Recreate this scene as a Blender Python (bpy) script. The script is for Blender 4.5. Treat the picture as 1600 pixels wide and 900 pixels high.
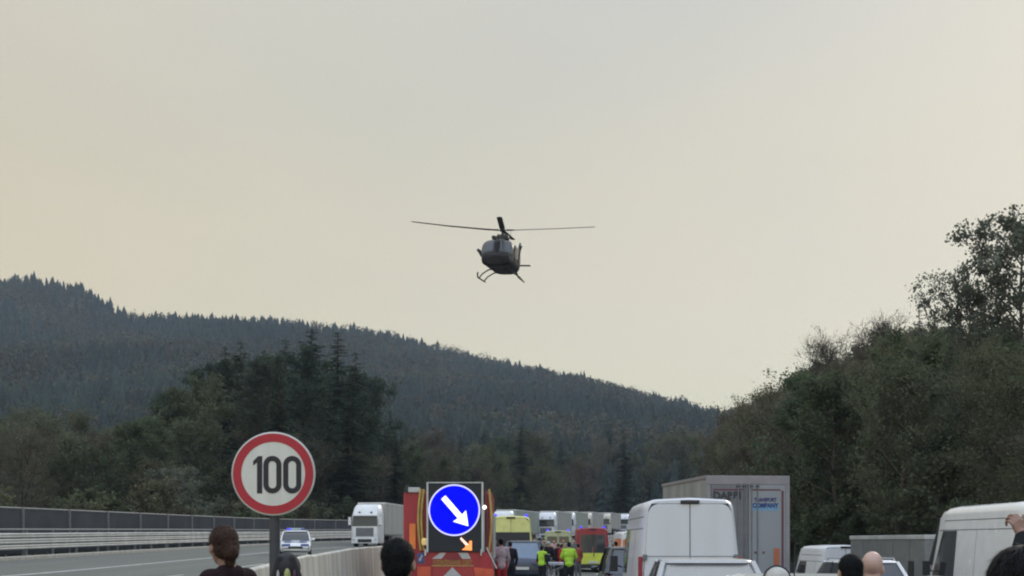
import bpy, bmesh, math, random
import numpy as np
from mathutils import Vector, Matrix, Euler, noise

R = math.radians
PI = math.pi
sc = bpy.context.scene
for _o in list(bpy.data.objects):
    bpy.data.objects.remove(_o)
col = sc.collection

# ------------------------------------------------------------------ camera
cam_d = bpy.data.cameras.new('camera')
cam = bpy.data.objects.new('camera', cam_d); col.objects.link(cam)
cam.location = (0, 0, 1.8); cam.rotation_euler = (R(90), 0, 0)
cam_d.sensor_width = 36.0; cam_d.lens = 45.0          # 2000 px focal length on a 1600 px frame
cam_d.shift_y = 0.247
cam_d.clip_start = 0.1; cam_d.clip_end = 9000
sc.camera = cam

# ------------------------------------------------------------------ world and sun
SUN_EL, SUN_AZ = 24, 28          # the hazy sun stands ahead and to the right
w = bpy.data.worlds.new('World'); sc.world = w; w.use_nodes = True
nt = w.node_tree; nt.nodes.clear()
def N(t, kind, **kw):
    n = t.nodes.new(kind)
    for k, v in kw.items(): setattr(n, k, v)
    return n
out = N(nt, 'ShaderNodeOutputWorld')
sky = N(nt, 'ShaderNodeTexSky', sky_type='NISHITA', sun_disc=False)
sky.sun_elevation = R(SUN_EL); sky.sun_rotation = R(SUN_AZ); sky.dust_density = 0.15; sky.air_density = 1.0
bg1 = N(nt, 'ShaderNodeBackground'); bg1.inputs['Strength'].default_value = 0.05
nt.links.new(sky.outputs[0], bg1.inputs['Color'])
tc = N(nt, 'ShaderNodeTexCoord')
sep = N(nt, 'ShaderNodeSeparateXYZ'); nt.links.new(tc.outputs['Generated'], sep.inputs[0])
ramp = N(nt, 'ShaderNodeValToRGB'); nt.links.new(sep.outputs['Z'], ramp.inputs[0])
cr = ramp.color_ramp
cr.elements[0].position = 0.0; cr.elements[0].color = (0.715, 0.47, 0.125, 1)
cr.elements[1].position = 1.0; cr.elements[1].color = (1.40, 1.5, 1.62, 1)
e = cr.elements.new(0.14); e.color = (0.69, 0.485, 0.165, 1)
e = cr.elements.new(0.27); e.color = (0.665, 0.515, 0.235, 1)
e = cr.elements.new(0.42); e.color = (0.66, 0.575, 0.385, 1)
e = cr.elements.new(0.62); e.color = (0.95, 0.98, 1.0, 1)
mp = N(nt, 'ShaderNodeMapping'); mp.inputs['Scale'].default_value = (1.0, 1.0, 2.6)
mp.inputs['Location'].default_value = (3.1, 0.4, 1.2)
nt.links.new(tc.outputs['Generated'], mp.inputs[0])
nz = N(nt, 'ShaderNodeTexNoise'); nz.inputs['Scale'].default_value = 2.6; nz.inputs['Detail'].default_value = 4
nz.inputs['Roughness'].default_value = 0.45
nt.links.new(mp.outputs[0], nz.inputs['Vector'])
r2 = N(nt, 'ShaderNodeValToRGB'); nt.links.new(nz.outputs['Fac'], r2.inputs[0])
r2.color_ramp.elements[0].position = 0.32; r2.color_ramp.elements[0].color = (0.94, 0.955, 0.975, 1)
r2.color_ramp.elements[1].position = 0.68; r2.color_ramp.elements[1].color = (1.04, 1.03, 1.0, 1)
mx = N(nt, 'ShaderNodeMix', data_type='RGBA', blend_type='MULTIPLY'); mx.inputs['Factor'].default_value = 1
nt.links.new(ramp.outputs[0], mx.inputs['A']); nt.links.new(r2.outputs[0], mx.inputs['B'])
# slightly dimmer towards the veiled sun
dt = N(nt, 'ShaderNodeVectorMath', operation='DOT_PRODUCT')
nt.links.new(tc.outputs['Generated'], dt.inputs[0])
sd = Vector((math.sin(R(SUN_AZ))*math.cos(R(SUN_EL)), math.cos(R(SUN_AZ))*math.cos(R(SUN_EL)), math.sin(R(SUN_EL))))
dt.inputs[1].default_value = sd
mr = N(nt, 'ShaderNodeMapRange'); nt.links.new(dt.outputs['Value'], mr.inputs['Value'])
mr.inputs['From Min'].default_value = 0.80; mr.inputs['From Max'].default_value = 1.0
mr.inputs['To Min'].default_value = 0.985; mr.inputs['To Max'].default_value = 0.90
mx2 = N(nt, 'ShaderNodeVectorMath', operation='SCALE')
# added fill light: unseen sky behind the camera is raised and tinted cooler
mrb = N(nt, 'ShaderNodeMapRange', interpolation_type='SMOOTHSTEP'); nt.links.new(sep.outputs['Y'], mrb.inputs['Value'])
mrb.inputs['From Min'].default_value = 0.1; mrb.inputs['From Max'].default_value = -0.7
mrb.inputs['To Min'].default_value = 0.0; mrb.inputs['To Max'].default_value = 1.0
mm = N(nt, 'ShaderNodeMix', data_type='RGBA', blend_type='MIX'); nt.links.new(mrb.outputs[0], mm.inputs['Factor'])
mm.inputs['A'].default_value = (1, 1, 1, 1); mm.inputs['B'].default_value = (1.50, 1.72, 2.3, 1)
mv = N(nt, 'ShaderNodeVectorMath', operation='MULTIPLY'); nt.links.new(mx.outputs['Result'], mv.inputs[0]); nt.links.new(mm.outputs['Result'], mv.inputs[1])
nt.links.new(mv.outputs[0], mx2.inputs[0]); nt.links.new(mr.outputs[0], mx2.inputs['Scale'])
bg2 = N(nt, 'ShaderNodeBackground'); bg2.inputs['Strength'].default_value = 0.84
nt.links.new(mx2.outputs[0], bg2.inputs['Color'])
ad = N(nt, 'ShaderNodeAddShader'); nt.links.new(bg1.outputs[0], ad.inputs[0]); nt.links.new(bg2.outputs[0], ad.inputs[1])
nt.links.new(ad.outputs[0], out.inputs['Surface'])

sl = bpy.data.lights.new('sun', 'SUN'); sl.energy = 0.75; sl.angle = R(14); sl.color = (1.0, 0.92, 0.8)
so = bpy.data.objects.new('sun', sl); col.objects.link(so)
so.rotation_euler = (-sd).to_track_quat('-Z', 'Y').to_euler()

sc.view_settings.view_transform = 'Standard'; sc.view_settings.look = 'None'
sc.view_settings.exposure = 0.0; sc.view_settings.gamma = 1; sc.view_settings.use_curve_mapping = False
sc.render.engine = 'CYCLES'
sc.cycles.use_denoising = True; sc.cycles.max_bounces = 6; sc.cycles.transparent_max_bounces = 8
sc.cycles.volume_bounces = 1
sc.cycles.filter_width = 2.1

# ------------------------------------------------------------------ materials
MATS = {}
def mat(name, rgb, rough=0.6, metal=0.0, var=0.12, scale=3.0, bump=0.0, bscale=40.0, coat=0.0, emit=0.0,
        rand=0.0, streak=False, spec=0.5, trans=0.0):
    if name in MATS: return MATS[name]
    m = bpy.data.materials.new(name); m.use_nodes = True; t = m.node_tree
    b = t.nodes['Principled BSDF']
    b.inputs['Roughness'].default_value = rough; b.inputs['Metallic'].default_value = metal
    b.inputs['Specular IOR Level'].default_value = spec
    b.inputs['Coat Weight'].default_value = coat
    b.inputs['Coat Roughness'].default_value = 0.12
    c = (*rgb, 1)
    tcn = N(t, 'ShaderNodeTexCoord')
    n = N(t, 'ShaderNodeTexNoise'); n.inputs['Scale'].default_value = scale; n.inputs['Detail'].default_value = 6
    if streak:
        mpn = N(t, 'ShaderNodeMapping'); mpn.inputs['Scale'].default_value = (1, 0.03, 1) if streak == 'y' else (1, 1, 0.15)
        t.links.new(tcn.outputs['Object'], mpn.inputs[0]); t.links.new(mpn.outputs[0], n.inputs['Vector'])
    else:
        t.links.new(tcn.outputs['Object'], n.inputs['Vector'])
    r = N(t, 'ShaderNodeMapRange'); t.links.new(n.outputs['Fac'], r.inputs['Value'])
    r.inputs['From Min'].default_value = 0.3; r.inputs['From Max'].default_value = 0.7
    r.inputs['To Min'].default_value = 1 - var; r.inputs['To Max'].default_value = 1 + var
    mul = N(t, 'ShaderNodeVectorMath', operation='SCALE'); mul.inputs[0].default_value = rgb
    t.links.new(r.outputs[0], mul.inputs['Scale'])
    last = mul.outputs[0]
    if rand > 0:
        oi = N(t, 'ShaderNodeObjectInfo')
        hs = N(t, 'ShaderNodeHueSaturation')
        r3 = N(t, 'ShaderNodeMapRange'); t.links.new(oi.outputs['Random'], r3.inputs['Value'])
        r3.inputs['To Min'].default_value = 1 - rand; r3.inputs['To Max'].default_value = 1 + rand
        m2 = N(t, 'ShaderNodeMath', operation='MULTIPLY'); t.links.new(oi.outputs['Random'], m2.inputs[0]); m2.inputs[1].default_value = 37.7
        m3 = N(t, 'ShaderNodeMath', operation='FRACT'); t.links.new(m2.outputs[0], m3.inputs[0])
        r4 = N(t, 'ShaderNodeMapRange'); t.links.new(m3.outputs[0], r4.inputs['Value'])
        r4.inputs['To Min'].default_value = 0.5 - 0.035; r4.inputs['To Max'].default_value = 0.5 + 0.03
        t.links.new(r3.outputs[0], hs.inputs['Value']); t.links.new(r4.outputs[0], hs.inputs['Hue'])
        t.links.new(last, hs.inputs['Color']); last = hs.outputs[0]
    t.links.new(last, b.inputs['Base Color'])
    if rough < 0.9:
        rr = N(t, 'ShaderNodeMapRange'); t.links.new(n.outputs['Fac'], rr.inputs['Value'])
        rr.inputs['To Min'].default_value = max(0.03, rough - 0.08); rr.inputs['To Max'].default_value = min(1, rough + 0.12)
        t.links.new(rr.outputs[0], b.inputs['Roughness'])
    if bump > 0:
        nb = N(t, 'ShaderNodeTexNoise'); nb.inputs['Scale'].default_value = bscale; nb.inputs['Detail'].default_value = 5
        t.links.new(tcn.outputs['Object'], nb.inputs['Vector'])
        bp = N(t, 'ShaderNodeBump'); bp.inputs['Strength'].default_value = bump; bp.inputs['Distance'].default_value = 0.02
        t.links.new(nb.outputs['Fac'], bp.inputs['Height']); t.links.new(bp.outputs[0], b.inputs['Normal'])
    if emit > 0:
        b.inputs['Emission Color'].default_value = c; b.inputs['Emission Strength'].default_value = emit
    if trans > 0:
        tr = N(t, 'ShaderNodeBsdfTranslucent'); t.links.new(last, tr.inputs['Color'])
        ms = N(t, 'ShaderNodeMixShader'); ms.inputs[0].default_value = trans
        o = t.nodes['Material Output']
        t.links.new(b.outputs[0], ms.inputs[1]); t.links.new(tr.outputs[0], ms.inputs[2]); t.links.new(ms.outputs[0], o.inputs[0])
    MATS[name] = m
    return m

M_white = mat('white_paint', (0.72, 0.73, 0.73), 0.32, coat=0.3, var=0.05, streak=True, scale=2)
M_vanw = mat('van_white_paint', (0.60, 0.62, 0.65), 0.34, coat=0.3, var=0.06, streak=True, scale=2.5)
M_silver = mat('silver_paint', (0.38, 0.39, 0.40), 0.24, metal=0.55, coat=0.6, var=0.04)
M_glass = mat('dark_glass', (0.03, 0.035, 0.04), 0.06, var=0.1, spec=0.8)
M_glassb = mat('blue_grey_glass', (0.10, 0.15, 0.21), 0.10, var=0.1, spec=0.9)  # sky reflection is put into this glass colour
M_rubber = mat('rubber', (0.02, 0.02, 0.021), 0.85)
M_rim = mat('rim_metal', (0.35, 0.35, 0.36), 0.4, metal=0.8)
M_blackp = mat('black_plastic', (0.025, 0.025, 0.028), 0.55)
M_darkpaint = mat('black_paint', (0.018, 0.02, 0.025), 0.25, coat=0.5)
M_navy = mat('navy_paint', (0.02, 0.03, 0.055), 0.3, coat=0.5)
M_redlens = mat('red_lens', (0.26, 0.02, 0.035), 0.25, emit=0.03)
M_orange = mat('orange_paint', (0.75, 0.20, 0.05), 0.4)
M_redp = mat('red_paint', (0.32, 0.025, 0.035), 0.4, var=0.2, streak=True)
M_redor = mat('red_orange_paint', (0.55, 0.09, 0.04), 0.45, var=0.2)
M_yel = mat('fluorescent_yellow_paint', (0.62, 0.66, 0.08), 0.45)
M_yelp = mat('pale_yellow_paint', (0.66, 0.65, 0.24), 0.45, var=0.12)
M_ochre = mat('ochre_frame_paint', (0.42, 0.30, 0.09), 0.5, var=0.2)
M_alu = mat('aluminium', (0.42, 0.43, 0.44), 0.45, metal=0.4, var=0.1)
M_galv = mat('galvanised_steel', (0.52, 0.53, 0.51), 0.55, metal=0.2, var=0.18, streak=False, scale=1.2)
M_galvd = mat('dull_galvanised_steel', (0.20, 0.205, 0.21), 0.6, metal=0.3, var=0.2)
M_fence = mat('dark_fence_paint', (0.075, 0.08, 0.09), 0.6, var=0.2, scale=0.6)
M_conc = mat('concrete', (0.50, 0.48, 0.41), 0.9, var=0.25, scale=2.2, bump=0.4, streak=True)
M_post = mat('post_steel', (0.06, 0.062, 0.07), 0.6, metal=0.3, var=0.2)
M_signw = mat('sign_white', (0.62, 0.62, 0.56), 0.5, var=0.10, streak=True, scale=5)
M_signr = mat('sign_red', (0.38, 0.016, 0.032), 0.45, var=0.08)
M_signk = mat('sign_black', (0.012, 0.012, 0.02), 0.5)
M_ledblue = mat('blue_led', (0.002, 0.004, 1.0), 1.0, spec=0.0, emit=1.0, var=0.15, scale=8)
M_ledwhite = mat('white_led', (1.0, 0.93, 1.0), 0.5, emit=1.0, var=0.03)
M_ledring = mat('ring_led', (0.60, 0.58, 0.95), 0.5, emit=0.75, var=0.1)
M_ledor = mat('orange_led', (1.0, 0.30, 0.08), 0.5, emit=1.0, var=0.1)
M_ledpale = mat('pale_orange_led', (1.0, 0.62, 0.5), 0.5, emit=1.0, var=0.1)
M_board = mat('matt_board', (0.018, 0.02, 0.024), 0.7)
M_greyw = mat('grey_white_film', (0.42, 0.42, 0.40), 0.5, var=0.15)
M_beacon = mat('blue_beacon', (0.05, 0.04, 0.9), 0.3, emit=0.9)
M_lampw = mat('lit_white_lamp', (1.0, 0.92, 0.85), 0.3, emit=3.0)
M_head = mat('lamp_glass', (0.7, 0.7, 0.7), 0.15, metal=0.4)
M_curtain = mat('grey_curtain', (0.36, 0.37, 0.36), 0.6, var=0.12, streak=True, scale=1.5)
M_curtaing = mat('green_grey_curtain', (0.30, 0.35, 0.31), 0.6, var=0.12, streak=True, scale=1.5)
M_box = mat('grey_box_panel', (0.25, 0.265, 0.28), 0.55, var=0.1, streak=True, scale=1.2)
M_boxs = mat('worn_box_side', (0.27, 0.275, 0.265), 0.7, var=0.2, streak=True, scale=1.5)
M_boxframe = mat('mauve_grey_frame', (0.25, 0.235, 0.245), 0.5, var=0.12)
M_maroon = mat('maroon_trim', (0.12, 0.045, 0.06), 0.6)
M_trailer = mat('dull_grey_panel', (0.16, 0.165, 0.175), 0.55, var=0.12)
M_skin = mat('skin', (0.42, 0.25, 0.19), 0.55, var=0.1, scale=12)
M_skind = mat('tanned_skin', (0.26, 0.15, 0.11), 0.55, var=0.1, scale=12)
M_hairb = mat('brown_hair', (0.045, 0.025, 0.017), 0.6, spec=0.15, var=0.4, scale=30, bump=0.6, bscale=60)
M_hairk = mat('black_hair', (0.006, 0.007, 0.008), 0.6, spec=0.12, var=0.3, scale=30, bump=0.6, bscale=60)
M_eye = mat('eye', (0.6, 0.6, 0.58), 0.2)
M_lip = mat('lip', (0.30, 0.11, 0.10), 0.5)
def cloth(n, rgb): return mat('cloth_' + n, rgb, 0.9, spec=0.15, var=0.2, scale=6, bump=0.3, bscale=25)
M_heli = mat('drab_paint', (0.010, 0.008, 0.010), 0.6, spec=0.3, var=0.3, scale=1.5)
M_helig = mat('heli_grey_paint', (0.06, 0.064, 0.062), 0.5, var=0.2, scale=1.5)
M_heliw = mat('heli_windscreen', (0.022, 0.027, 0.030), 0.4, var=0.1, spec=0.9)
M_blade = mat('blade_paint', (0.05, 0.05, 0.043), 0.6)
M_bark = mat('bark', (0.06, 0.048, 0.038), 0.95, var=0.3, scale=5)
M_barkg = mat('grey_bark', (0.085, 0.08, 0.07), 0.95, var=0.3, scale=5)

# ------------------------------------------------------------------ mesh building
class MB:
    def __init__(s): s.v = []; s.f = []; s.m = []
    def add(s, vs, fs, mi=0):
        o = len(s.v); s.v.extend([tuple(p) for p in vs])
        s.f.extend([tuple(i + o for i in f) for f in fs]); s.m.extend([mi] * len(fs))
        return s
    def box(s, x0, x1, y0, y1, z0, z1, mi=0):
        vs = [(x, y, z) for z in (z0, z1) for y in (y0, y1) for x in (x0, x1)]
        return s.add(vs, [(0, 2, 3, 1), (4, 5, 7, 6), (0, 1, 5, 4), (2, 6, 7, 3), (0, 4, 6, 2), (1, 3, 7, 5)], mi)
    def prism(s, pts, axis, a0, a1, mi=0):
        n = len(pts)
        def P(p, a): return {'x': (a, p[0], p[1]), 'y': (p[0], a, p[1]), 'z': (p[0], p[1], a)}[axis]
        vs = [P(p, a0) for p in pts] + [P(p, a1) for p in pts]
        fs = [tuple(range(n)), tuple(range(2 * n - 1, n - 1, -1))] + [(i, i + n, (i + 1) % n + n, (i + 1) % n) for i in range(n)]
        return s.add(vs, fs, mi)
    def loft(s, secs, closed=True, caps=True, mi=0):
        n = len(secs[0]); vs = [p for q in secs for p in q]; fs = []
        for i in range(len(secs) - 1):
            for j in range(n if closed else n - 1):
                a = i * n + j; b = i * n + (j + 1) % n
                fs.append((a, b, b + n, a + n))
        if caps:
            fs.append(tuple(range(n - 1, -1, -1))); k = (len(secs) - 1) * n
            fs.append(tuple(range(k, k + n)))
        return s.add(vs, fs, mi)
    def tube(s, pts, rad, n=8, mi=0, flat=1.0):
        pts = [Vector(p) for p in pts]
        if not hasattr(rad, '__len__'): rad = [rad] * len(pts)
        secs = []; ref = None
        for i, p in enumerate(pts):
            d = (pts[min(i + 1, len(pts) - 1)] - pts[max(i - 1, 0)]).normalized()
            if ref is None:
                ref = Vector((0, 0, 1)) if abs(d.z) < 0.9 else Vector((1, 0, 0))
            a = d.cross(ref).normalized(); b = a.cross(d).normalized(); ref = b
            secs.append([p + rad[i] * (math.cos(2 * PI * k / n) * a + flat * math.sin(2 * PI * k / n) * b) for k in range(n)])
        return s.loft(secs, mi=mi)
    def ell(s, c, r, n=16, mi=0, rot=None):
        vs = []; fs = []; m = n // 2
        for i in range(1, m):
            t = PI * i / m
            for j in range(n):
                a = 2 * PI * j / n
                vs.append(Vector((r[0] * math.sin(t) * math.cos(a), r[1] * math.sin(t) * math.sin(a), r[2] * math.cos(t))))
        vs += [Vector((0, 0, r[2])), Vector((0, 0, -r[2]))]; T = len(vs) - 2; B = T + 1
        for i in range(m - 2):
            for j in range(n):
                fs.append((i * n + j, (i + 1) * n + j, (i + 1) * n + (j + 1) % n, i * n + (j + 1) % n))
        for j in range(n):
            fs.append((T, j, (j + 1) % n)); k = (m - 2) * n
            fs.append((B, k + (j + 1) % n, k + j))
        if rot is not None: vs = [rot @ v for v in vs]
        return s.add([Vector(c) + v for v in vs], fs, mi)
    def caps(s, a, b, ra, rb, n=12, mi=0):
        a = Vector(a); b = Vector(b); d = (b - a)
        L = d.length or 1e-6; d = d / L
        ref = Vector((0, 0, 1)) if abs(d.z) < 0.9 else Vector((1, 0, 0))
        u = d.cross(ref).normalized(); v = u.cross(d)
        secs = []
        for t in (-0.98, -0.8, -0.4): secs.append((a + d * ra * t, ra * math.sqrt(1 - t * t)))
        secs.append((a, ra)); secs.append((b, rb))
        for t in (0.4, 0.8, 0.98): secs.append((b + d * rb * t, rb * math.sqrt(1 - t * t)))
        return s.loft([[p + r * (math.cos(2 * PI * k / n) * u + math.sin(2 * PI * k / n) * v) for k in range(n)] for p, r in secs], mi=mi)
    def lathe(s, prof, c=(0, 0, 0), axis='z', n=24, mi=0):
        secs = []
        for r, h in prof:
            q = []
            for k in range(n):
                a = 2 * PI * k / n; x, y = r * math.cos(a), r * math.sin(a)
                p = {'z': (x, y, h), 'x': (h, x, y), 'y': (x, h, y)}[axis]
                q.append((p[0] + c[0], p[1] + c[1], p[2] + c[2]))
            secs.append(q)
        return s.loft(secs, caps=prof[0] != prof[-1], mi=mi)
    def mesh(s, name, mats, bevel=0.0, smooth=False, segs=2):
        me = bpy.data.meshes.new(name)
        me.from_pydata(s.v, [], s.f)
        if not isinstance(mats, (list, tuple)): mats = [mats]
        for m in mats: me.materials.append(m)
        me.polygons.foreach_set('material_index', s.m)
        me.update()
        bm = bmesh.new(); bm.from_mesh(me)
        bmesh.ops.recalc_face_normals(bm, faces=bm.faces)
        if bevel > 0:
            es = [e for e in bm.edges if len(e.link_faces) == 2 and e.calc_face_angle(0) > R(28)]
            bmesh.ops.bevel(bm, geom=es, offset=bevel, segments=segs, affect='EDGES', clamp_overlap=True, profile=0.6)
        if smooth:
            for f in bm.faces: f.smooth = True
            for e in bm.edges:
                if len(e.link_faces) == 2 and e.calc_face_angle(0) > R(40): e.smooth = False
        bm.to_mesh(me); bm.free()
        return me
    def build(s, name, mats, parent=None, bevel=0.0, smooth=False, segs=2):
        o = bpy.data.objects.new(name, s.mesh(name, mats, bevel, smooth, segs)); col.objects.link(o)
        if parent is not None: o.parent = parent
        return o

def thing(name, label, cat, loc=(0, 0, 0), rotz=0.0, group=None, rot=None):
    o = bpy.data.objects.new(name, None); col.objects.link(o)
    o.empty_display_size = 0.3
    o.location = loc; o.rotation_euler = rot if rot else (0, 0, rotz)
    o['label'] = label; o['category'] = cat
    if group: o['group'] = group
    return o
def tag(o, label, cat, group=None, kind=None):
    if label: o['label'] = label
    if cat: o['category'] = cat
    if group: o['group'] = group
    if kind: o['kind'] = kind
    return o
def struct(o): o['kind'] = 'structure'; return o
KIDS = {}
def kids(o):
    return [c for c in bpy.data.objects if c.parent == o]
def copy_thing(root, tree, loc, rot, scale, label=None, group=None):
    r = root.copy(); col.objects.link(r); r.location = loc; r.rotation_euler = rot; r.scale = scale
    if label: r['label'] = label
    if group: r['group'] = group
    def rec(nodes, par):
        for o, ch in nodes:
            c = o.copy(); col.objects.link(c); c.parent = par
            rec(ch, c)
    rec(tree, r)
    return r
def tree_of(o):
    return [(c, tree_of(c)) for c in kids(o)]

def text_mesh(txt, size, mname, mt, parent, loc, rotz=0.0, width=None, bold=0.0, label=None, part='lettering', sx=1.0):
    cu = bpy.data.curves.new('t', 'FONT'); cu.body = txt; cu.size = size; cu.extrude = 0.002
    cu.align_x = 'CENTER'; cu.align_y = 'CENTER'; cu.offset = bold
    to = bpy.data.objects.new('t', cu); col.objects.link(to)
    dg = bpy.context.evaluated_depsgraph_get(); dg.update()
    me = bpy.data.meshes.new_from_object(to.evaluated_get(dg))
    bpy.data.objects.remove(to)
    xs = [v.co.x for v in me.vertices]
    k = sx
    if width: k = width / (max(xs) - min(xs))
    me.transform(Matrix.Diagonal((k, 1, 1, 1)))
    me.materials.clear(); me.materials.append(mt); me.name = mname
    o = bpy.data.objects.new(part, me); col.objects.link(o); o.parent = parent
    o.location = loc; o.rotation_euler = (R(90), 0, rotz)
    if label: o['label'] = label
    return o

def P(px, py, Y):
    return ((px - 800) * Y / 2000.0, Y, 1.8 - (py - 845) * Y / 2000.0)

# ------------------------------------------------------------------ road alignment and terrain
_cy = [0, 95, 113, 135, 160, 180, 220, 260, 400, 600, 4000]
_cx = [0, 0, 0.9, 5, 12.5, 17.5, 25, 32, 58, 90, 600]
_gy = [-200, 40, 50, 75, 90, 113, 150, 180, 220, 260, 400, 4000]
_gz = [0, 0, .08, .30, .42, .60, 1.0, 1.5, 2.3, 3.0, 5.5, 6.0]
def cen(Y):
    d = np.linspace(-12, 12, 9)
    return float(np.mean(np.interp(Y + d, _cy, _cx)))
def gz(Y):
    d = np.linspace(-6, 6, 5)
    return float(np.mean(np.interp(Y + d, _gy, _gz)))
def G(X, Y):
    u = X - cen(Y)
    return gz(Y) - 0.045 * max(-24, min(14, u)) if u < 0 else gz(Y) - 0.04 * min(14, u)
_rpx = [-700, -300, 0, 60, 140, 168, 205, 330, 430, 510, 600, 700, 800, 900, 1000, 1060, 1110, 1200, 1400, 1900]
_rpy = [455, 440, 438, 438, 452, 478, 497, 499, 503, 513, 523, 548, 573, 597, 628, 648, 668, 700, 725, 740]
RY = 1300.0
def sstep(t):
    t = max(0.0, min(1.0, t)); return t * t * (3 - 2 * t)
def ridge(X, Y):
    px = 800 + X / RY * 2000.0
    h = (845 - float(np.interp(px, _rpx, _rpy))) / 2000.0 * RY - 9
    h *= 1.0 + 0.0 * Y
    if Y <= RY: k = max(0.0, (Y - 330) / (RY - 330)) ** 1.05
    else: k = max(0.3, 1 - (Y - RY) / 900.0)
    und = 14 * noise.noise((X / 160.0, Y / 160.0, 3.3)) * min(1, max(0, (Y - 380) / 300)) * min(1, max(0, (RY - Y) / 200 if Y < RY else 0))
    return max(0, h) * k + und
def T(X, Y):
    c = cen(Y); u = X - c
    if -22 <= u <= 12.5: z = G(X, Y) - 0.06
    elif u > 12.5:
        d = u - 12.5
        z = G(c + 12.5, Y) - 0.06 - 0.4 * min(d, 2) / 2 + (0.45 * min(max(d - 2, 0), 45)) + 0.1 * max(0, d - 47)
        z += 0.5 * noise.noise((X / 6, Y / 6, 0)) * min(1, d / 5)
    else:
        d = -22 - u
        z = G(c - 22, Y) - 0.06 - min(d * 0.5, 2.5) + 0.4 * noise.noise((X / 8, Y / 8, 5)) * min(1, d / 6)
    if Y > 330: z += ridge(X, Y)
    return z

ys = sorted(set([round(y, 2) for y in list(np.arange(-60, 340, 4)) + list(np.arange(340, 1500, 20)) + list(np.arange(1500, 4001, 250))]))
us = sorted(set([-3500, -2500, -1800] + list(range(-1400, -900, 40)) + list(range(-900, -200, 14)) + list(range(-200, -40, 10)) + [-36, -32, -28, -25, -22, -20.5, -12, -5.2, -4.0, 0, 6, 12.5, 14.5, 17, 20, 24, 28, 34, 40, 50, 60] + list(range(72, 400, 14)) + list(range(400, 900, 40)) + [1300, 2000, 3500]))
mb = MB(); vs = []; fs = []; nu = len(us)
for y in ys:
    c = cen(y)
    for u in us: vs.append((c + u, y, T(c + u, y)))
for i in range(len(ys) - 1):
    for j in range(nu - 1):
        a = i * nu + j; fs.append((a, a + 1, a + nu + 1, a + nu))
mb.add(vs, fs)
M_ground = mat('rough_grass_ground', (0.055, 0.06, 0.035), 0.95, var=0.4, scale=0.3, bump=0.5, bscale=3)
struct(mb.build('ground', M_ground, smooth=True))

ROADY = [y for y in ys if y <= 336]
def strip(name, u0, u1, dz, m, y0=-60, y1=336, dash=None, n=1, th=0.0):
    mb = MB(); rows = [y for y in ROADY if y0 <= y <= y1]
    if dash:
        y = y0
        while y < y1:
            a, b = y, y + dash[0]
            q = []
            for yy in (a, (a + b) / 2, b):
                c = cen(yy); q.append([(c + u0, yy, Gi(c + u0, yy) + dz), (c + u1, yy, Gi(c + u1, yy) + dz)])
            mb.loft(q, closed=False, caps=False); y += dash[0] + dash[1]
    else:
        q = []
        for yy in rows:
            c = cen(yy)
            row = [(c + u0 + (u1 - u0) * k / n, yy, G(c + u0 + (u1 - u0) * k / n, yy) + dz) for k in range(n + 1)]
            if th: row = [(row[0][0], yy, row[0][2] - th)] + row + [(row[-1][0], yy, row[-1][2] - th)]
            q.append(row)
        mb.loft(q, closed=False, caps=False)
    return struct(mb.build(name, m))
def Gi(X, Y):
    i = 0
    while ROADY[i + 1] < Y and i < len(ROADY) - 2: i += 1
    a, b = ROADY[i], ROADY[i + 1]; t = (Y - a) / (b - a)
    u = X - cen(Y)
    return (1 - t) * G(cen(a) + u, a) + t * G(cen(b) + u, b)
M_asph = mat('asphalt', (0.112, 0.117, 0.10), 0.75, var=0.22, scale=1.1, streak='y', bump=0.4, bscale=60)
M_line = mat('road_paint', (0.42, 0.42, 0.39), 0.7, var=0.25, scale=3)
strip('road', -20.3, -5.2, 0.0, M_asph, n=6)
strip('road', -4.0, 12.4, 0.0, M_asph, n=8)
strip('road_line', -15.7, -15.5, 0.005, M_line)
strip('road_line', -8.1, -7.9, 0.005, M_line)
strip('road_line', -11.9, -11.75, 0.005, M_line, y0=10, y1=320, dash=(6, 9))
strip('road_line', 0.6, 0.75, 0.005, M_line, y0=2, y1=320, dash=(6, 9))
strip('road_line', 4.4, 4.55, 0.005, M_line, y0=2, y1=320, dash=(6, 9))
strip('road_line', 8.2, 8.4, 0.005, M_line)
strip('median_strip', -5.2, -4.0, 0.02, mat('median_gravel', (0.16, 0.15, 0.12), 0.95, var=0.3, scale=2))
strip('kerb', -20.75, -20.3, 0.12, mat('kerb_concrete', (0.40, 0.385, 0.34), 0.9, var=0.2), th=0.2)

# ------------------------------------------------------------------ roadside: guard rail, parapet fence, barrier blocks
def along(u, y0, y1, step, dz):
    q = []; y = y0
    while y <= y1 + 1e-6:
        X = cen(y) + u; q.append(Vector((X, y, G(X, y) + dz))); y += step
    return q
def rail_profile(path, h, amp, n=9):
    secs = []
    for p in path:
        q = []
        for k in range(n):
            t = k / (n - 1)
            q.append((p.x + amp * (0.5 - 0.5 * math.cos(t * 4 * PI)), p.y, p.z + (t - 0.5) * h))
        for k in range(n - 1, -1, -1):
            t = k / (n - 1)
            q.append((p.x + amp * (0.5 - 0.5 * math.cos(t * 4 * PI)) - 0.006, p.y, p.z + (t - 0.5) * h))
        secs.append(q)
    return secs
gr = thing('guard_rail', 'galvanised guard rail with stacked beams along the far edge of the left carriageway', 'guard rail',
           (cen(36) - 20.75, 36, G(-20.75, 36)))
def rel(o, e):                       # keep world coordinates of a mesh under an Empty
    o.parent = e; o.matrix_parent_inverse = Matrix.Translation(Vector(e.location)).inverted(); return o
for h, hh, am, m in ((0.47, .15, .05, M_galv), (0.72, .16, .06, M_galv), (0.97, .15, .06, M_galv)):
    b = MB(); b.loft(rail_profile(along(-20.98, 32, 330, 4, h), hh * 1.35, am))
    rel(b.build('beam', m, smooth=True), gr)
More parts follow.
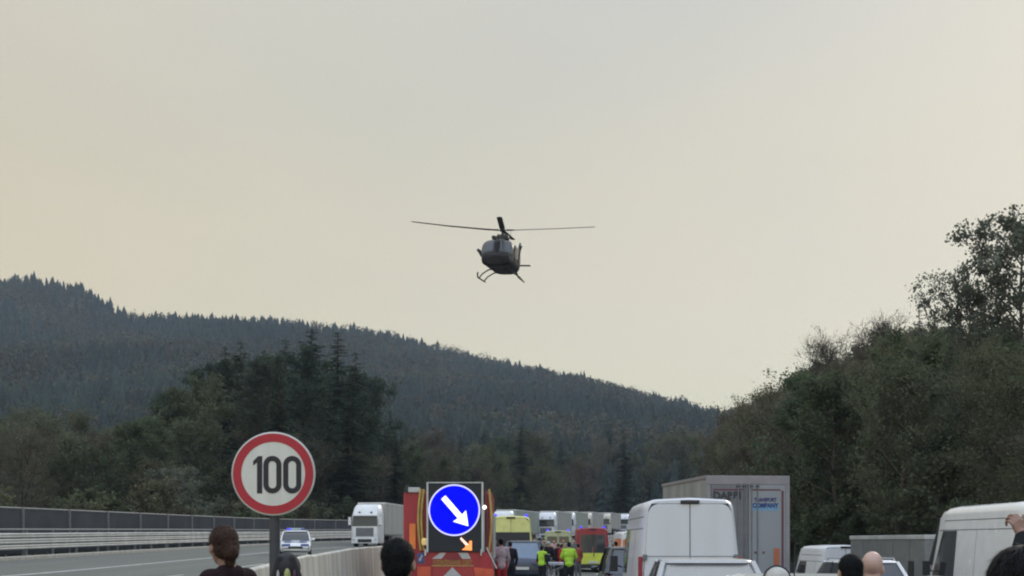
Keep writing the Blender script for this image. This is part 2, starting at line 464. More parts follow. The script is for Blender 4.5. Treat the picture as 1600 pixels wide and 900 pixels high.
b = MB(); b.tube(along(-21.02, 32, 330, 4, 1.22), 0.045, 8); rel(b.build('top_tube', M_galvd, smooth=True), gr)
for i in range(92):
    y = 33 + i * 3.2; X = cen(y) - 21.02; z = G(X, y)
    b = MB(); b.box(X - .06, X + .03, y - .05, y + .05, z - .1, z + 1.2)
    rel(b.build('post', M_galvd), gr)
fe = thing('parapet_fence', 'dark grey ribbed parapet fence standing behind the guard rail at the forest edge', 'fence', (-21.9, 36, G(-21.9, 36)))
i = 0; y = 33.0
while y < 300 and i < 96:
    L = 3.0; b = MB(); x0, x1 = cen(y) - 21.9, cen(y + L) - 21.9
    z0, z1 = G(x0, y), G(x1, y + L)
    pts = []; nn = 20
    for k in range(nn + 1):
        t = k / nn; off = 0.045 * (1 if k % 2 else -1)
        pts.append((x0 + (x1 - x0) * t + off, y + .03 + (L - .06) * t, z0 + (z1 - z0) * t))
    secs = [[(p[0], p[1], p[2] + .1), (p[0] + .02, p[1], p[2] + .1), (p[0] + .02, p[1], p[2] + 2.1), (p[0], p[1], p[2] + 2.1)] for p in pts]
    b.loft(secs)
    rel(b.build('panel', M_fence), fe)
    y += L; i += 1
b = MB(); b.tube(along(-21.88, 33, 318, 3, 2.13), 0.05, 6); rel(b.build('top_rail', M_galvd), fe)
for k in range(0, 96, 2):
    yy = 33 + k * 3.0; X = cen(yy) - 21.78
    b = MB(); b.box(X - .05, X + .05, yy - .05, yy + .05, G(X, yy) - .1, G(X, yy) + 2.16); rel(b.build('post', M_galvd), fe)

ORD = ['first', 'second', 'third', 'fourth', 'fifth', 'sixth', 'seventh', 'eighth', 'ninth', 'tenth', 'eleventh', 'twelfth', 'thirteenth', 'fourteenth', 'fifteenth', 'sixteenth', 'seventeenth', 'eighteenth', 'nineteenth', 'twentieth']
ORD += ['twenty-' + o_ for o_ in ORD[:9]] + ['thirtieth'] + ['thirty-' + o_ for o_ in ORD[:9]] + ['fortieth'] + ['forty-' + o_ for o_ in ORD[:9]] + ['fiftieth'] + ['fifty-' + o_ for o_ in ORD[:9]]
_by = [8, 21, 28, 38, 46, 60]; _bz = [1.12, 1.22, 1.42, 1.58, 1.62, 1.66]
NBL = 0
y = 9.0
while y < 58:
    X = -4.6; L = 3.96
    z = G(X, y) ; H = float(np.interp(y + 2, _by, _bz)) - z
    prof = [(-.31, 0), (.31, 0), (.31, .08), (.13, .34), (.085, H - .03), (.05, H), (-.05, H), (-.085, H - .03), (-.13, .34), (-.31, .08)]
    b = MB(); b.prism(prof, 'y', 0, L - .03)
    o = b.build('barrier_block', M_conc, bevel=.012)
    o.location = (X, y, z); o.rotation_euler = (math.atan2(float(np.interp(y + 4, _by, _bz)) - float(np.interp(y, _by, _bz)), 4), 0, R(random.Random(int(y)).uniform(-.4, .4)))
    tag(o, 'pale concrete barrier block, %s from the near end of the median row' % ORD[NBL], 'barrier', 'concrete blocks of the median barrier')
    y += 4.0; NBL += 1

# ------------------------------------------------------------------ speed limit sign
SX, SY = -2.63, 14.1
st = thing('speed_sign', 'round red rimmed speed limit sign reading 100 on a dark steel post', 'road sign', (SX, SY, G(SX, SY)))
zc = 1.8 + 105 / 142.0 - G(SX, SY)
b = MB(); b.lathe([(0.059, -.05), (0.059, zc + .3)], (0, .085, 0), n=20); b.build('post', M_post, st, smooth=True)
b = MB(); b.lathe([(0.0, .0), (.455, .0), (.462, .006), (.462, .02), (.0, .02)], (0, 0, zc), 'y', 72); b.build('sign_plate', M_galv, st)
b = MB(); b.lathe([(.446, -.004), (.446, -.001), (0.001, -.001), (0.001, -.004)], (0, 0, zc), 'y', 72); sw = b.build('white_face', M_signw, st)
b = MB(); b.lathe([(.352, -.008), (.443, -.008), (.443, -.0045), (.352, -.0045), (.352, -.008)], (0, 0, zc), 'y', 96); b.build('red_rim', M_signr, st)
def ringstroke(mb, cx, hw, hh, t, zc, n=10):
    outer = []; inner = []
    for (a0, sx, sz) in ((0, 1, 1), (90, -1, 1), (180, -1, -1), (270, 1, -1)):
        for k in range(n + 1):
            a = R(a0 + 90 * k / n)
            outer.append((cx + sx * 0 + (hw) * math.cos(a), zc + (hh - hw) * sz + hw * math.sin(a)))
            inner.append((cx + (hw - t) * math.cos(a), zc + (hh - hw) * sz + (hw - t) * math.sin(a)))
    N_ = len(outer); secs = []
    for j in range(N_):
        o_, i_ = outer[j], inner[j]
        secs.append([(o_[0], -.008, o_[1]), (i_[0], -.008, i_[1]), (i_[0], -.005, i_[1]), (o_[0], -.005, o_[1])])
    secs.append(secs[0]); mb.loft(secs, caps=False)
b = MB()
ringstroke(b, .022, .100, .207, .057, zc - .01)
ringstroke(b, .240, .100, .207, .057, zc - .01)
b.prism([(-.148, zc - .215), (-.090, zc - .215), (-.090, zc + .195), (-.135, zc + .195), (-.19, zc + .14), (-.19, zc + .09), (-.148, zc + .125)], 'y', -.008, -.005)
o = b.build('numerals', M_signk, st); o.location.x = -.03
for zz in (.2, -.2):
    b = MB(); b.box(-.075, .075, .021, .16, zc + zz - .02, zc + zz + .02); b.build('clamp', M_galv, st, bevel=.004)

# ------------------------------------------------------------------ vehicle helpers
def wheel(par, x, y, r, wd=.22, mrim=None):
    w_ = MB(); w_.lathe([(r * .62, -wd / 2), (r * .93, -wd / 2), (r, -wd * .32), (r, wd * .32), (r * .93, wd / 2), (r * .62, wd / 2), (r * .6, 0), (r * .62, -wd / 2)], (0, 0, 0), 'x', 28)
    o = w_.build('wheel', M_rubber, par, smooth=True); o.location = (x, y, r)
    q = MB(); q.lathe([(.001, -wd * .3), (r * .2, -wd * .38), (r * .28, -wd * .3), (r * .55, -wd * .36), (r * .61, -wd * .4), (r * .61, wd * .4), (r * .3, wd * .33), (.001, wd * .38)], (0, 0, 0), 'x', 20)
    q.build('rim', mrim or M_rim, o, smooth=True)
    return o
def rpoly(hw0, z0, hw1, z1, r, crown=0.03, zb=None, hwb=None, n=5):
    """cross section in x-z, bottom corners square-ish, top rounded; hw0 at z0, hwb at zb (belt), hw1 just under the roof"""
    pts = [(-hw0 + .05, z0), (-hw0, z0 + .06)]
    if zb is not None: pts += [(-hwb, zb)]
    for k in range(n + 1):
        a = PI - (PI / 2) * k / n
        pts.append((-hw1 + r + r * math.cos(a), z1 - r + r * math.sin(a)))
    pts.append((0, z1 + crown))
    m = [(-x, z) for x, z in reversed(pts[:-1])]
    return pts + m
def sec(pts, y, dy=0.0):
    zs = [z for _, z in pts]; zmin, zmax = min(zs), max(zs)
    return [(x, y + dy * (z - zmin) / (zmax - zmin), z) for x, z in pts]
def scale_sec(pts, kx, kz, zc):
    return [(x * kx, zc + (z - zc) * kz) for x, z in pts]

def make_van(name, label, cat, loc, rotz, W=2.0, H=2.7, L=5.9, paint=None, nose=True, group=None, rear='panel', gap=.35,
             bands=(), side_win=True, beacons=False, rearwin=False, roofbar=False):
    """rear at y=0 facing -y, nose at +y"""
    paint = paint or M_vanw
    t = thing(name, label, cat, loc, rotz, group)
    hw = W / 2; zb = H * .40
    rs = .17 if H < 2.6 else .23
    p = rpoly(hw * .97, .32, hw * .86, H, rs, .035, zb, hw)
    pin = rpoly(hw * .93, .36, hw * .825, H - .035, rs, .03, zb, hw * .965)
    LB = L - 1.55      # cab front of the roof
    secs = [sec(pin, -.0, .055), sec(p, .07, .055), sec(p, 1.2, 0), sec(p, LB - .85, 0)]
    # roof falls and the windscreen rakes
    for yy, zt, kx in ((LB - .4, H - .03, .995), (LB - .1, H - .11, .985), (LB + .12, H - .25, .97), (LB + .36, H * .80, .955), (LB + .64, H * .66, .94), (LB + .92, H * .50, .92), (LB + 1.2, H * .455, .90), (L - .12, H * .40, .86), (L, H * .30, .80)):
        q = [(x * kx, min(z, zt + (z - H) * .12 if z > zt else z)) for x, z in p]
        secs.append(sec(q, yy, 0))
    b = MB(); b.loft(secs); b.build('body', paint, t, smooth=True)
    # rear: dark seal field and two doors with rounded top corners
    zt = H - .10; zl = .52
    def halfdoor(s, z0, z1, y, d, ins=0):
        wb, wt = hw * .90, hw * .80
        def wx(z): return (hw * .90 + (hw * .905 - hw * .90) * (z - z0) / .5) if z < zb else hw * .905 + (hw * .80 - hw * .905) * (z - zb) / (zt - zb)
        pts = [(.008, z0), (wx(z0), z0), (wx(zb), zb if zb > z0 else z0 + .01)]
        r = .13 if H < 2.6 else .2; pts.append((wx(z1 - r), z1 - r))
        for k in range(1, 5):
            a = PI / 2 * k / 4; pts.append((wx(z1) - r + r * math.cos(a), z1 - r + r * math.sin(a)))
        pts.append((.008, z1))
        q = MB()
        n = len(pts)
        vs = []
        for yy in (y, y + d):
            for x, z in pts: vs.append((s * x, yy + .055 * (z - .36) / (H - .36), z))
        q.add(vs, [tuple(range(n)), tuple(range(2 * n - 1, n - 1, -1))] + [(i, i + n, (i + 1) % n + n, (i + 1) % n) for i in range(n)])
        return q
    b = MB(); 
    n = 12
    q = [(-hw * .90, .5), (hw * .90, .5), (hw * .915, zb), (hw * .80, zt - .12), (hw * .74, zt + .012), (-hw * .74, zt + .012), (-hw * .80, zt - .12), (-hw * .915, zb)]
    vs = [(x, yy + .055 * (z - .36) / (H - .36), z) for yy in (-.012, .02) for x, z in q]; n = len(q)
    b.add(vs, [tuple(range(n)), tuple(range(2 * n - 1, n - 1, -1))] + [(i, i + n, (i + 1) % n + n, (i + 1) % n) for i in range(n)])
    b.build('door_seal', M_blackp, t)
    for s in (-1, 1):
        d = halfdoor(s, zl, zt, -.03, .02).build('rear_door', paint, t, bevel=.012)
        if rear == 'panel':
            zz = zl + (zt - zl) * .52
            g = MB(); g.box(min(s * .02, s * hw * .84), max(s * .02, s * hw * .84), -.034 + .055 * (zz - .36) / (H - .36), -.028 + .055 * (zz - .36) / (H - .36), zz - .008, zz + .008)
            g.build('panel_groove', M_trailer, d)
        if rearwin:
            zz0, zz1 = zb + .15, zt - .25; xa, xb = (.012 if rearwin == 'wide' else .06), hw * .76
            g = MB(); ya = -.038
            vs = [(s * xx, yy + .055 * (z - .36) / (H - .36), z) for yy in (ya, ya + .01) for xx, z in ((xa, zz0), (xb, zz0), (xb * .93, zz1), (xa, zz1))]
            g.add(vs, [(0, 1, 2, 3), (7, 6, 5, 4), (0, 4, 5, 1), (1, 5, 6, 2), (2, 6, 7, 3), (3, 7, 4, 0)])
            g.build('window', M_glass, d)
        for zz in (zb - .28, zb + .52):
            g = MB(); xh = hw * (.9 if zz < zb else .88); g.box(s * xh - .045, s * xh + .045, -.05, -.01, zz - .06, zz + .06); g.build('hinge', M_blackp if rear != 'panel' else M_trailer, d, bevel=.008)
        g = MB(); xs = sorted((s * hw * .925, s * hw * 1.003))
        g.box(xs[0], xs[1], -.02, .09, .75 + (.25 if H > 2.6 else 0), 1.28 + (.40 if H > 2.6 else 0)); g.build('tail_light', M_redlens, t, bevel=.015)
    g = MB(); g.box(.03, .07, -.07, -.03, zb - .05, zb + .18); g.build('door_handle', M_blackp, t, bevel=.006)
    g = MB(); g.box(-.19, .19, -.02, .05, H - .085, H - .02); g.build('brake_light', M_blackp, t, bevel=.01)
    g = MB(); g.box(-hw * .95, hw * .95, -.12, .06, .34, .56); g.build('rear_bumper', M_blackp, t, bevel=.03)
    g = MB(); g.box(-.26, .26, -.05, -.034, .60, .71); g.build('number_plate', M_signw, t, bevel=.004)
    # side: grooves, door window, cab
    for s in (-1, 1):
        def xside(z): return hw + (hw * .86 - hw) * (z - zb) / (H - rs - zb)
        if side_win:
            g = MB(); z0, z1 = zb + .12, H - .62; y0, y1 = LB - 1.25, LB - .30; e = .006
            pts = [(y0, z0), (y1 + .78, z0), (y1 + .08, z1), (y0, z1)]
            def kx_(yy): return float(np.interp(yy, (LB - .85, LB - .4, LB - .1, LB + .12, LB + .36, LB + .64, LB + .92), (1, .995, .985, .97, .955, .94, .92)))
            rows = []
            for a_ in range(5):
                z = z0 + (z1 - z0) * a_ / 4; ye = (y1 + .78) + (y1 + .08 - y1 - .78) * a_ / 4
                row = []
                for b_ in range(10):
                    yy = y0 + (ye - y0) * b_ / 9; row.append((s * (xside(z) * kx_(yy) + .008), yy, z))
                for b_ in range(9, -1, -1):
                    yy = y0 + (ye - y0) * b_ / 9; row.append((s * (xside(z) * kx_(yy) - .02), yy, z))
                rows.append(row)
            g.loft(rows); g.build('side_window', M_glass, t)
        for zz, ya, yb in ((H - .36, .25, LB - .3), (H - .60, .2, LB + .05)):
            g = MB(); x = xside(zz) + .002
            g.box(min(s * (x - .02), s * x), max(s * (x - .02), s * x), ya, yb, zz - .012, zz + .012); g.build('side_groove', M_trailer, t)
        for yy in (LB - 1.25, LB - 2.6):
            g = MB(); 
            vs = [(s * (xside(z) + o_), yyy, z) for z in (zb, H - .62) for yyy in (yy - .007, yy + .007) for o_ in (-.02, .003)]
            g.add(vs, [(0, 1, 3, 2), (4, 6, 7, 5), (0, 4, 5, 1), (2, 3, 7, 6), (0, 2, 6, 4), (1, 5, 7, 3)]); g.build('door_groove', M_trailer, t)
        g = MB(); g.tube([(s * hw * .97, LB + .3, zb + .22), (s * (hw + .12), LB + .28, zb + .28)], .02, 6)
        g.box(min(s * (hw + .08), s * (hw + .26)), max(s * (hw + .08), s * (hw + .26)), LB + .22, LB + .32, zb + .12, zb + .50); g.build('mirror', M_blackp, t, bevel=.015)
        for yy in (L - .95, .95): wheel(t, s * (hw - .13), yy, .34, .22)
    # windscreen
    g = MB()
    za, zb_ = H * .52, H - .30
    vs = [(-hw * .90, LB + .90, za), (hw * .90, LB + .90, za), (hw * .83, LB + .17, zb_), (-hw * .83, LB + .17, zb_)]
    vs2 = [(x, y + .04, z + .03) for x, y, z in vs]
    g.add(vs + vs2, [(3, 2, 1, 0), (4, 5, 6, 7), (0, 1, 5, 4), (1, 2, 6, 5), (2, 3, 7, 6), (3, 0, 4, 7)]); g.build('windscreen', M_glass, t)
    for (z0, z1, m, nm) in bands:
        def bandx(z): return (hw * .905 if z <= zb else hw * .905 + (hw * .80 - hw * .905) * (z - zb) / (zt - zb)) - .01
        g = MB(); q = [(-bandx(z0), z0), (bandx(z0), z0), (bandx(z1), z1), (-bandx(z1), z1)]
        vs = [(x, yy + .055 * (z - .36) / (H - .36), z) for yy in (-.037, -.0325) for x, z in q]
        g.add(vs, [(0, 1, 2, 3), (7, 6, 5, 4), (0, 4, 5, 1), (1, 5, 6, 2), (2, 6, 7, 3), (3, 7, 4, 0)]); g.build(nm, m, t)
        for s in (-1, 1):
            xa = hw + (hw * .86 - hw) * (max(z0, zb) - zb) / (H - .17 - zb); xb = hw + (hw * .86 - hw) * (max(z1, zb) - zb) / (H - .17 - zb)
            g = MB(); vs = [(s * (xx + o_), yy, z) for o_ in (-.015, .005) for (xx, z) in ((xa, z0), (xb, z1)) for yy in (.1, LB - 1.0)]
            g.add(vs, [(0, 1, 3, 2), (4, 6, 7, 5), (0, 4, 5, 1), (2, 3, 7, 6), (0, 2, 6, 4), (1, 5, 7, 3)]); g.build(nm, m, t)
    if beacons:
        for s in (-1, 1):
            g = MB(); g.lathe([(.07, -.03), (.07, .07), (.04, .11), (.001, .12)], (s * hw * .68, .28, H), n=14); g.build('beacon', M_beacon, t, smooth=True)
    if roofbar:
        g = MB(); g.box(-hw * .62, hw * .62, LB - .9, LB - .5, H + .02, H + .14); g.build('light_bar', M_beacon, t, bevel=.03)
    return t

def make_car(name, label, cat, loc, rotz, W=1.8, H=1.48, L=4.4, paint=None, glass=None, hatch=True, lightbar=False, stripe=None, rails=False,
             antenna=False, group=None, cabr=None):
    """rear at y=0, nose at +y"""
    paint = paint or M_silver; glass = glass or M_glass
    t = thing(name, label, cat, loc, rotz, group)
    hw = W / 2; zb = H * .62
    def lo(k, z0, z1, y):
        return [(-hw * k * .9, y, z0), (-hw * k, y, z0 + .12), (-hw * k, y, z1 - .16), (-hw * k * .95, y, z1 - .05), (-hw * k * .82, y, z1), (0, y, z1 + .025),
                (hw * k * .82, y, z1), (hw * k * .95, y, z1 - .05), (hw * k, y, z1 - .16), (hw * k, y, z0 + .12), (hw * k * .9, y, z0)]
    b = MB()
    zr = zb if hatch else zb - .02
    b.loft([lo(.86, .42, zr - .22, 0), lo(.94, .32, zr - .08, .10), lo(.985, .26, zr, .42), lo(1, .22, zb, 1.2), lo(1, .22, zb, L - 2.0), lo(.99, .22, zb - .04, L - 1.35),
            lo(.96, .24, zb - .12, L - .6), lo(.90, .28, zb - .24, L - .14), lo(.80, .36, zb - .36, L)])
    b.build('body', paint, t, smooth=True)
    # glasshouse
    ra = .16 if hatch else .75; rb = ra + (.50 if hatch else .65)
    fa = L - 1.35; fb = L - 2.05
    if cabr: ra, rb, fb, fa = cabr
    def gh(k, z, y0, y1, rc):
        x = hw * k; q = []
        for cx, cy, a0 in ((x - rc, y0 + rc, -90), (x - rc, y1 - rc, 0), (-x + rc, y1 - rc, 90), (-x + rc, y0 + rc, 180)):
            for j in range(5):
                a = R(a0 + 90 * j / 4); q.append((cx + rc * math.cos(a), cy + rc * math.sin(a), z))
        return q
    b = MB(); b.loft([gh(.93, zb - .06, ra, fa, .12), gh(.86, zb + (H - .06 - zb) * .5, ra + (rb - ra) * .45, fa + (fb - fa) * .5, .15), gh(.76, H - .045, rb, fb, .18)])
    b.build('windows', glass, t, smooth=True)
    b = MB(); b.loft([gh(.775, H - .065, rb - .05, fb + .06, .2), gh(.76, H - .03, rb - .02, fb + .03, .22), gh(.68, H - .008, rb + .08, fb - .08, .25), gh(.45, H, rb + .3, fb - .3, .25)])
    b.build('roof', paint, t, smooth=True)
    for s in (-1, 1):
        b = MB(); pr = .035
        b.tube([(s * hw * .925, ra + .03, zb - .05), (s * hw * .86, ra + (rb - ra) * .45 + .03, zb + (H - .06 - zb) * .5), (s * hw * .755, rb + .04, H - .05)], [.06, .055, .05], 8, flat=.6)
        b.build('pillar', paint, t, smooth=True); b = MB()
        b.tube([(s * hw * .925, fa - .03, zb - .05), (s * hw * .86, fa + (fb - fa) * .5 - .02, zb + (H - .06 - zb) * .5), (s * hw * .755, fb - .03, H - .05)], [.045, .04, .04], 8, flat=.6)
        b.build('pillar', paint, t, smooth=True)
        b = MB(); ym = (rb + fb) / 2
        b.tube([(s * hw * .93, ym, zb - .04), (s * hw * .865, ym, zb + (H - .06 - zb) * .5), (s * hw * .765, ym, H - .05)], [.04, .035, .03], 6)
        b.build('pillar', M_blackp, t)
        for yy in (.78, L - .85): wheel(t, s * (hw - .11), yy, .32, .2)
        b = MB(); b.ell((s * (hw + .10), fa - .25, zb + .04), (.11, .06, .075), 12); b.tube([(s * (hw - .04), fa - .22, zb - .03), (s * (hw + .06), fa - .25, zb)], .02, 6)
        b.build('mirror', paint, t, smooth=True)
        b = MB(); b.box(min(s * hw * .62, s * hw * .93), max(s * hw * .62, s * hw * .93), .015, .2, zb - .30, zb - .12); b.build('tail_light', M_redlens, t, bevel=.02)
        b = MB(); b.box(min(s * hw * .50, s * hw * .86), max(s * hw * .50, s * hw * .86), L - .22, L - .02, zb - .40, zb - .26); b.build('headlight', M_head, t, bevel=.02)
        if rails:
            b = MB(); b.tube([(s * hw * .70, rb + .1, H - .02), (s * hw * .70, rb + .2, H + .04), (s * hw * .70, fb - .2, H + .04), (s * hw * .70, fb - .1, H - .02)], .018, 6); b.build('roof_rail', M_alu, t)
    b = MB(); b.box(-hw * .45, hw * .45, L - .08, L + .01, .42, .58); b.build('grille', M_blackp, t, bevel=.02)
    b = MB(); b.box(-.26, .26, -.03, .02, .58, .69); b.build('number_plate', M_signw, t)
    b = MB(); b.box(-.26, .26, L - .01, L + .02, .34, .44); b.build('number_plate', M_signw, t)
    if lightbar:
        b = MB(); b.box(-.52, .52, (rb + fb) / 2 - .14, (rb + fb) / 2 + .14, H + .03, H + .15); lb = b.build('light_bar', mat('light_bar_housing', (.35, .42, .45), .3), t, bevel=.03)
        for s in (-1, 1):
            b = MB(); b.box(min(s * .3, s * .535), max(s * .3, s * .535), (rb + fb) / 2 - .15, (rb + fb) / 2 + .15, H + .045, H + .135); b.build('blue_lens', M_beacon if s > 0 else mat('unlit_blue_lens', (.04, .08, .3), .2), lb, bevel=.02)
    if stripe:
        for s in (-1, 1):
            b = MB(); b.box(min(s * (hw - .02), s * (hw + .006)), max(s * (hw - .02), s * (hw + .006)), .45, L - 1.3, zb - .40, zb - .22); b.build('stripe', stripe, t)
        b = MB(); b.box(-hw * .7, hw * .7, L - 1.1, L - .5, zb - .1, zb - .085); b.build('stripe', stripe, t)
    if antenna:
        b = MB(); b.tube([(0, 0, 0), (-.0, -.1, .45)], [.008, .004], 6); o = b.build('antenna', M_blackp, t); o.location = antenna
    return t

def make_semi(name, label, loc, rotz, group, cur=None, detail=True, cabpaint=None, L=15.5):
    """front at y=0 facing -y"""
    cur = cur or M_curtain; paint = cabpaint or M_white
    t = thing(name, label, 'truck', loc, rotz, group)
    b = MB()
    def cs(y, z0, z1, hw, dz=0):
        return [(-hw + .08, y, z0), (-hw, y, z0 + .08), (-hw, y, z1 - .25), (-hw + .12, y, z1 - .06), (-hw + .3, y, z1), (hw - .3, y, z1), (hw - .12, y, z1 - .06), (hw, y, z1 - .25), (hw, y, z0 + .08), (hw - .08, y, z0)]
    def row(z, y0, hw): return [(-hw + .16, y0, z), (-hw, y0 + .2, z), (-hw, 2.2, z), (hw, 2.2, z), (hw, y0 + .2, z), (hw - .16, y0, z)]
    b.loft([row(.35, .06, 1.22), row(.45, .0, 1.25), row(1.3, .0, 1.25), row(1.9, .03, 1.25), row(2.75, .17, 1.22), row(3.0, .26, 1.2), row(3.45, .5, 1.12), row(3.75, .9, 1.02), row(3.82, 1.3, .95)])
    b.build('cab', paint, t, smooth=True)
    b = MB(); b.loft([[(x, y - .012, z) for x, y, z in ((-1.13, .015, 1.86), (1.13, .015, 1.86))], [(x, y - .012, z) for x, y, z in ((-1.10, .17, 2.72), (1.10, .17, 2.72))]], closed=False, caps=False)
    vs = [(-1.14, .02, 1.86), (1.14, .02, 1.86), (1.09, .16, 2.72), (-1.09, .16, 2.72)]
    b = MB(); b.add([(x, y - .025, z) for x, y, z in vs] + [(x, y + .05, z) for x, y, z in vs], [(0, 1, 2, 3), (7, 6, 5, 4), (0, 4, 5, 1), (1, 5, 6, 2), (2, 6, 7, 3), (3, 7, 4, 0)])
    b.build('windscreen', M_glass, t)
    b = MB(); b.box(-1.1, 1.1, -.16, .14, 2.76, 2.84); b.build('sun_visor', M_blackp if not detail else M_white, t, bevel=.02)
    b = MB(); b.box(-.80, .80, -.02, .04, .95, 1.72); g = b.build('grille', M_trailer, t, bevel=.03)
    for k in range(5):
        b = MB(); b.box(-.74, .74, -.035, -.015, 1.03 + k * .13, 1.06 + k * .13); b.build('grille_bar', M_galvd, g)
    b = MB(); b.box(-1.2, 1.2, -.05, .1, .33, .78); b.build('bumper', paint, t, bevel=.05)
    b = MB(); b.box(-.62, .62, -.07, -.03, .42, .72); b.build('lower_grille', M_blackp, t, bevel=.02)
    for s in (-1, 1):
        b = MB(); b.box(min(s * .86, s * 1.16), max(s * .86, s * 1.16), -.07, .0, .56, .80); b.build('headlight', M_head, t, bevel=.03)
        b = MB(); b.box(min(s * .45, s * .62), max(s * .45, s * .62), .22, .34, 3.02, 3.14); b.build('roof_lamp', M_blackp, t, bevel=.02)
        b = MB(); b.box(min(s * 1.27, s * 1.5), max(s * 1.27, s * 1.5), .05, .2, 1.95, 2.65); b.tube([(s * 1.2, .12, 2.6), (s * 1.38, .12, 2.6)], .03, 6); b.build('mirror', paint, t, bevel=.03)
        b = MB(); vs = [(s * (1.255 - .03 * (z > 2)), y, z) for y, z in ((.35, 1.9), (1.15, 1.9), (1.15, 2.55), (.5, 2.6))]
        b.add(vs + [(x * .97, y, z) for x, y, z in vs], [(0, 1, 2, 3), (7, 6, 5, 4), (0, 4, 5, 1), (1, 5, 6, 2), (2, 6, 7, 3), (3, 7, 4, 0)]); b.build('side_window', M_glass, t)
        for yy in (1.3, 5.0, L - 3.6, L - 2.3): wheel(t, s * 1.08, yy, .5, .3)
    b = MB(); b.box(-1.275, 1.275, 2.75, L, 1.15, 4.0); tr = b.build('trailer', cur, t, bevel=.02)
    b = MB(); b.box(-1.29, 1.29, 2.73, L + .02, 3.90, 4.02); b.build('top_rail', M_white, tr, bevel=.01)
    b = MB(); b.box(-1.285, 1.285, 2.74, L + .01, 1.05, 1.2); b.build('side_rail', M_galvd, tr, bevel=.01)
    b = MB(); b.box(-.5, .5, 1.6, L - .3, .75, 1.0); b.build('chassis', M_blackp, t)
    if detail:
        for s in (-1, 1):
            for k in range(6):
                yy = 3.6 + k * 2.2; b = MB(); b.box(min(s * 1.27, s * 1.282), max(s * 1.27, s * 1.282), yy, yy + .06, 1.2, 3.9); b.build('curtain_strap', M_galvd, tr)
            b = MB(); b.box(min(s * 1.18, s * 1.24), max(s * 1.18, s * 1.24), 5.8, L - 4.3, .5, 1.0); b.build('side_guard', M_galvd, t)
    return t
def place(t): return t

# ------------------------------------------------------------------ the vehicles
def gx(x, y): return G(x, y)
# white high-roof van, rear view
make_van('high_roof_van', 'grey white high roof van with closed panel rear doors in front of the box truck', 'van', (3.66, 26.3, G(3.56, 26.3) - .06), R(-.5), W=2.12, H=2.86, L=6.0)
# right hand white van, side view
vr = make_van('high_roof_van', 'large bright white high roof van, seen side on at the right edge', 'van', (11.95, 27.3, G(11.95, 27.3) - .0), 0, W=2.0, H=3.15, L=7.3, paint=mat('bright_white_paint', (.78, .78, .76), .22, coat=.7, var=.04))
make_van('small_van', 'small white van half hidden between the box truck and the grey trailer', 'van', (12.6, 48.3, G(12.6, 48.3)), R(1.5), W=1.9, H=2.05, L=5.2, paint=M_white)
# ambulances and rescue vans
make_van('ambulance', 'red and fluorescent yellow ambulance seen from behind with a wide rear window', 'ambulance', (4.42, 70, G(4.4, 70) - .1), 0, W=1.86, H=2.52, L=5.2, paint=mat('ambulance_red_paint', (.30, .03, .04), .4),
         bands=((.56, 1.22, M_yel, 'yellow_band'), (1.225, 1.50, M_redor, 'orange_band')), rear='plain', rearwin='wide', beacons=True)
make_van('ambulance', 'pale yellow high roof ambulance standing behind the arrow board vehicle', 'ambulance', (-.05, 56, G(0, 56)), R(1.0), W=1.98, H=2.74, L=6.2, paint=M_yelp, rear='plain',
         bands=((.56, 2.05, M_blackp, 'dark_doorway_sheet'),), beacons=True, rearwin=False)  # black sheets stand in for the shaded interior of open doors
make_van('rescue_van', 'white rescue van with an orange band beside the red ambulance', 'van', (6.0, 60, G(6, 60) - .1), R(2), W=1.95, H=2.42, L=5.2, paint=M_white, rear='plain', rearwin=True,
         bands=((1.62, 2.05, M_orange, 'orange_band'),))
make_van('delivery_van', 'pale lilac van parked far behind the red ambulance roof', 'van', (6.6, 112, gz(112) - .25), R(-10), W=2.0, H=2.35, L=5.4, paint=mat('lilac_white_paint', (.52, .50, .60), .35), rear='plain', rearwin=True)
# cars
make_van('ambulance', 'pale green yellow ambulance seen between the people carrier and the red ambulance', 'ambulance', (2.95, 82, G(2.9, 82)), R(-2), W=1.95, H=2.2, L=5.2, paint=mat('pale_green_paint', (.42, .44, .26), .45), rear='plain', rearwin=True,
         bands=((.56, 1.05, M_redor, 'orange_band'),), beacons=True)
make_car('estate_car', 'grey estate car in the gap left of the red ambulance', 'car', (3.0, 74, G(3.0, 74)), R(3), W=1.8, H=1.5, L=4.5, paint=mat('grey_car_paint', (.20, .20, .19), .35))
# cars ahead of the van
make_car('family_car', 'silver car seen from behind in the queue, closest below the high roof van', 'car', (3.05, 19.4, G(3.05, 19.4) - .02), R(-3), W=1.86, H=1.66, L=4.5, paint=M_silver, cabr=(.10, .75, 2.3, 3.1), glass=mat('sky_reflection_glass', (.34, .34, .33), .22, metal=.7, var=.05))  # pale metallic window colour stands in for the reflected sky
make_car('estate_car', 'cream white car with a roof antenna, nearest in the queue in front of the onlookers', 'car', (3.05, 12.4, G(3, 12.4) + .0), R(-4), W=1.84, H=1.55, L=4.6, paint=mat('cream_white_paint', (.66, .66, .61), .25, coat=.6, var=.04), antenna=(-.18, .9, 1.5))
make_car('compact_car', 'small white car with dark side windows in front of the small van', 'car', (8.75, 30.5, G(8.7, 30.5)), R(2), W=1.8, H=1.68, L=4.3, paint=M_white, rails=True)
make_car('dark_suv', 'black tall car between the rescue van and the high roof van', 'car', (3.45, 34.5, G(3.4, 34.5)), 0, W=1.88, H=1.78, L=4.6, paint=M_darkpaint)
make_car('dark_people_carrier', 'dark blue people carrier with a large blue grey rear window beside the medics', 'car', (.42, 51, G(.4, 51)), R(-3), W=1.66, H=1.74, L=4.6, paint=M_navy, glass=M_glassb)
PCS = mat('police_blue', (.04, .10, .35), .4)
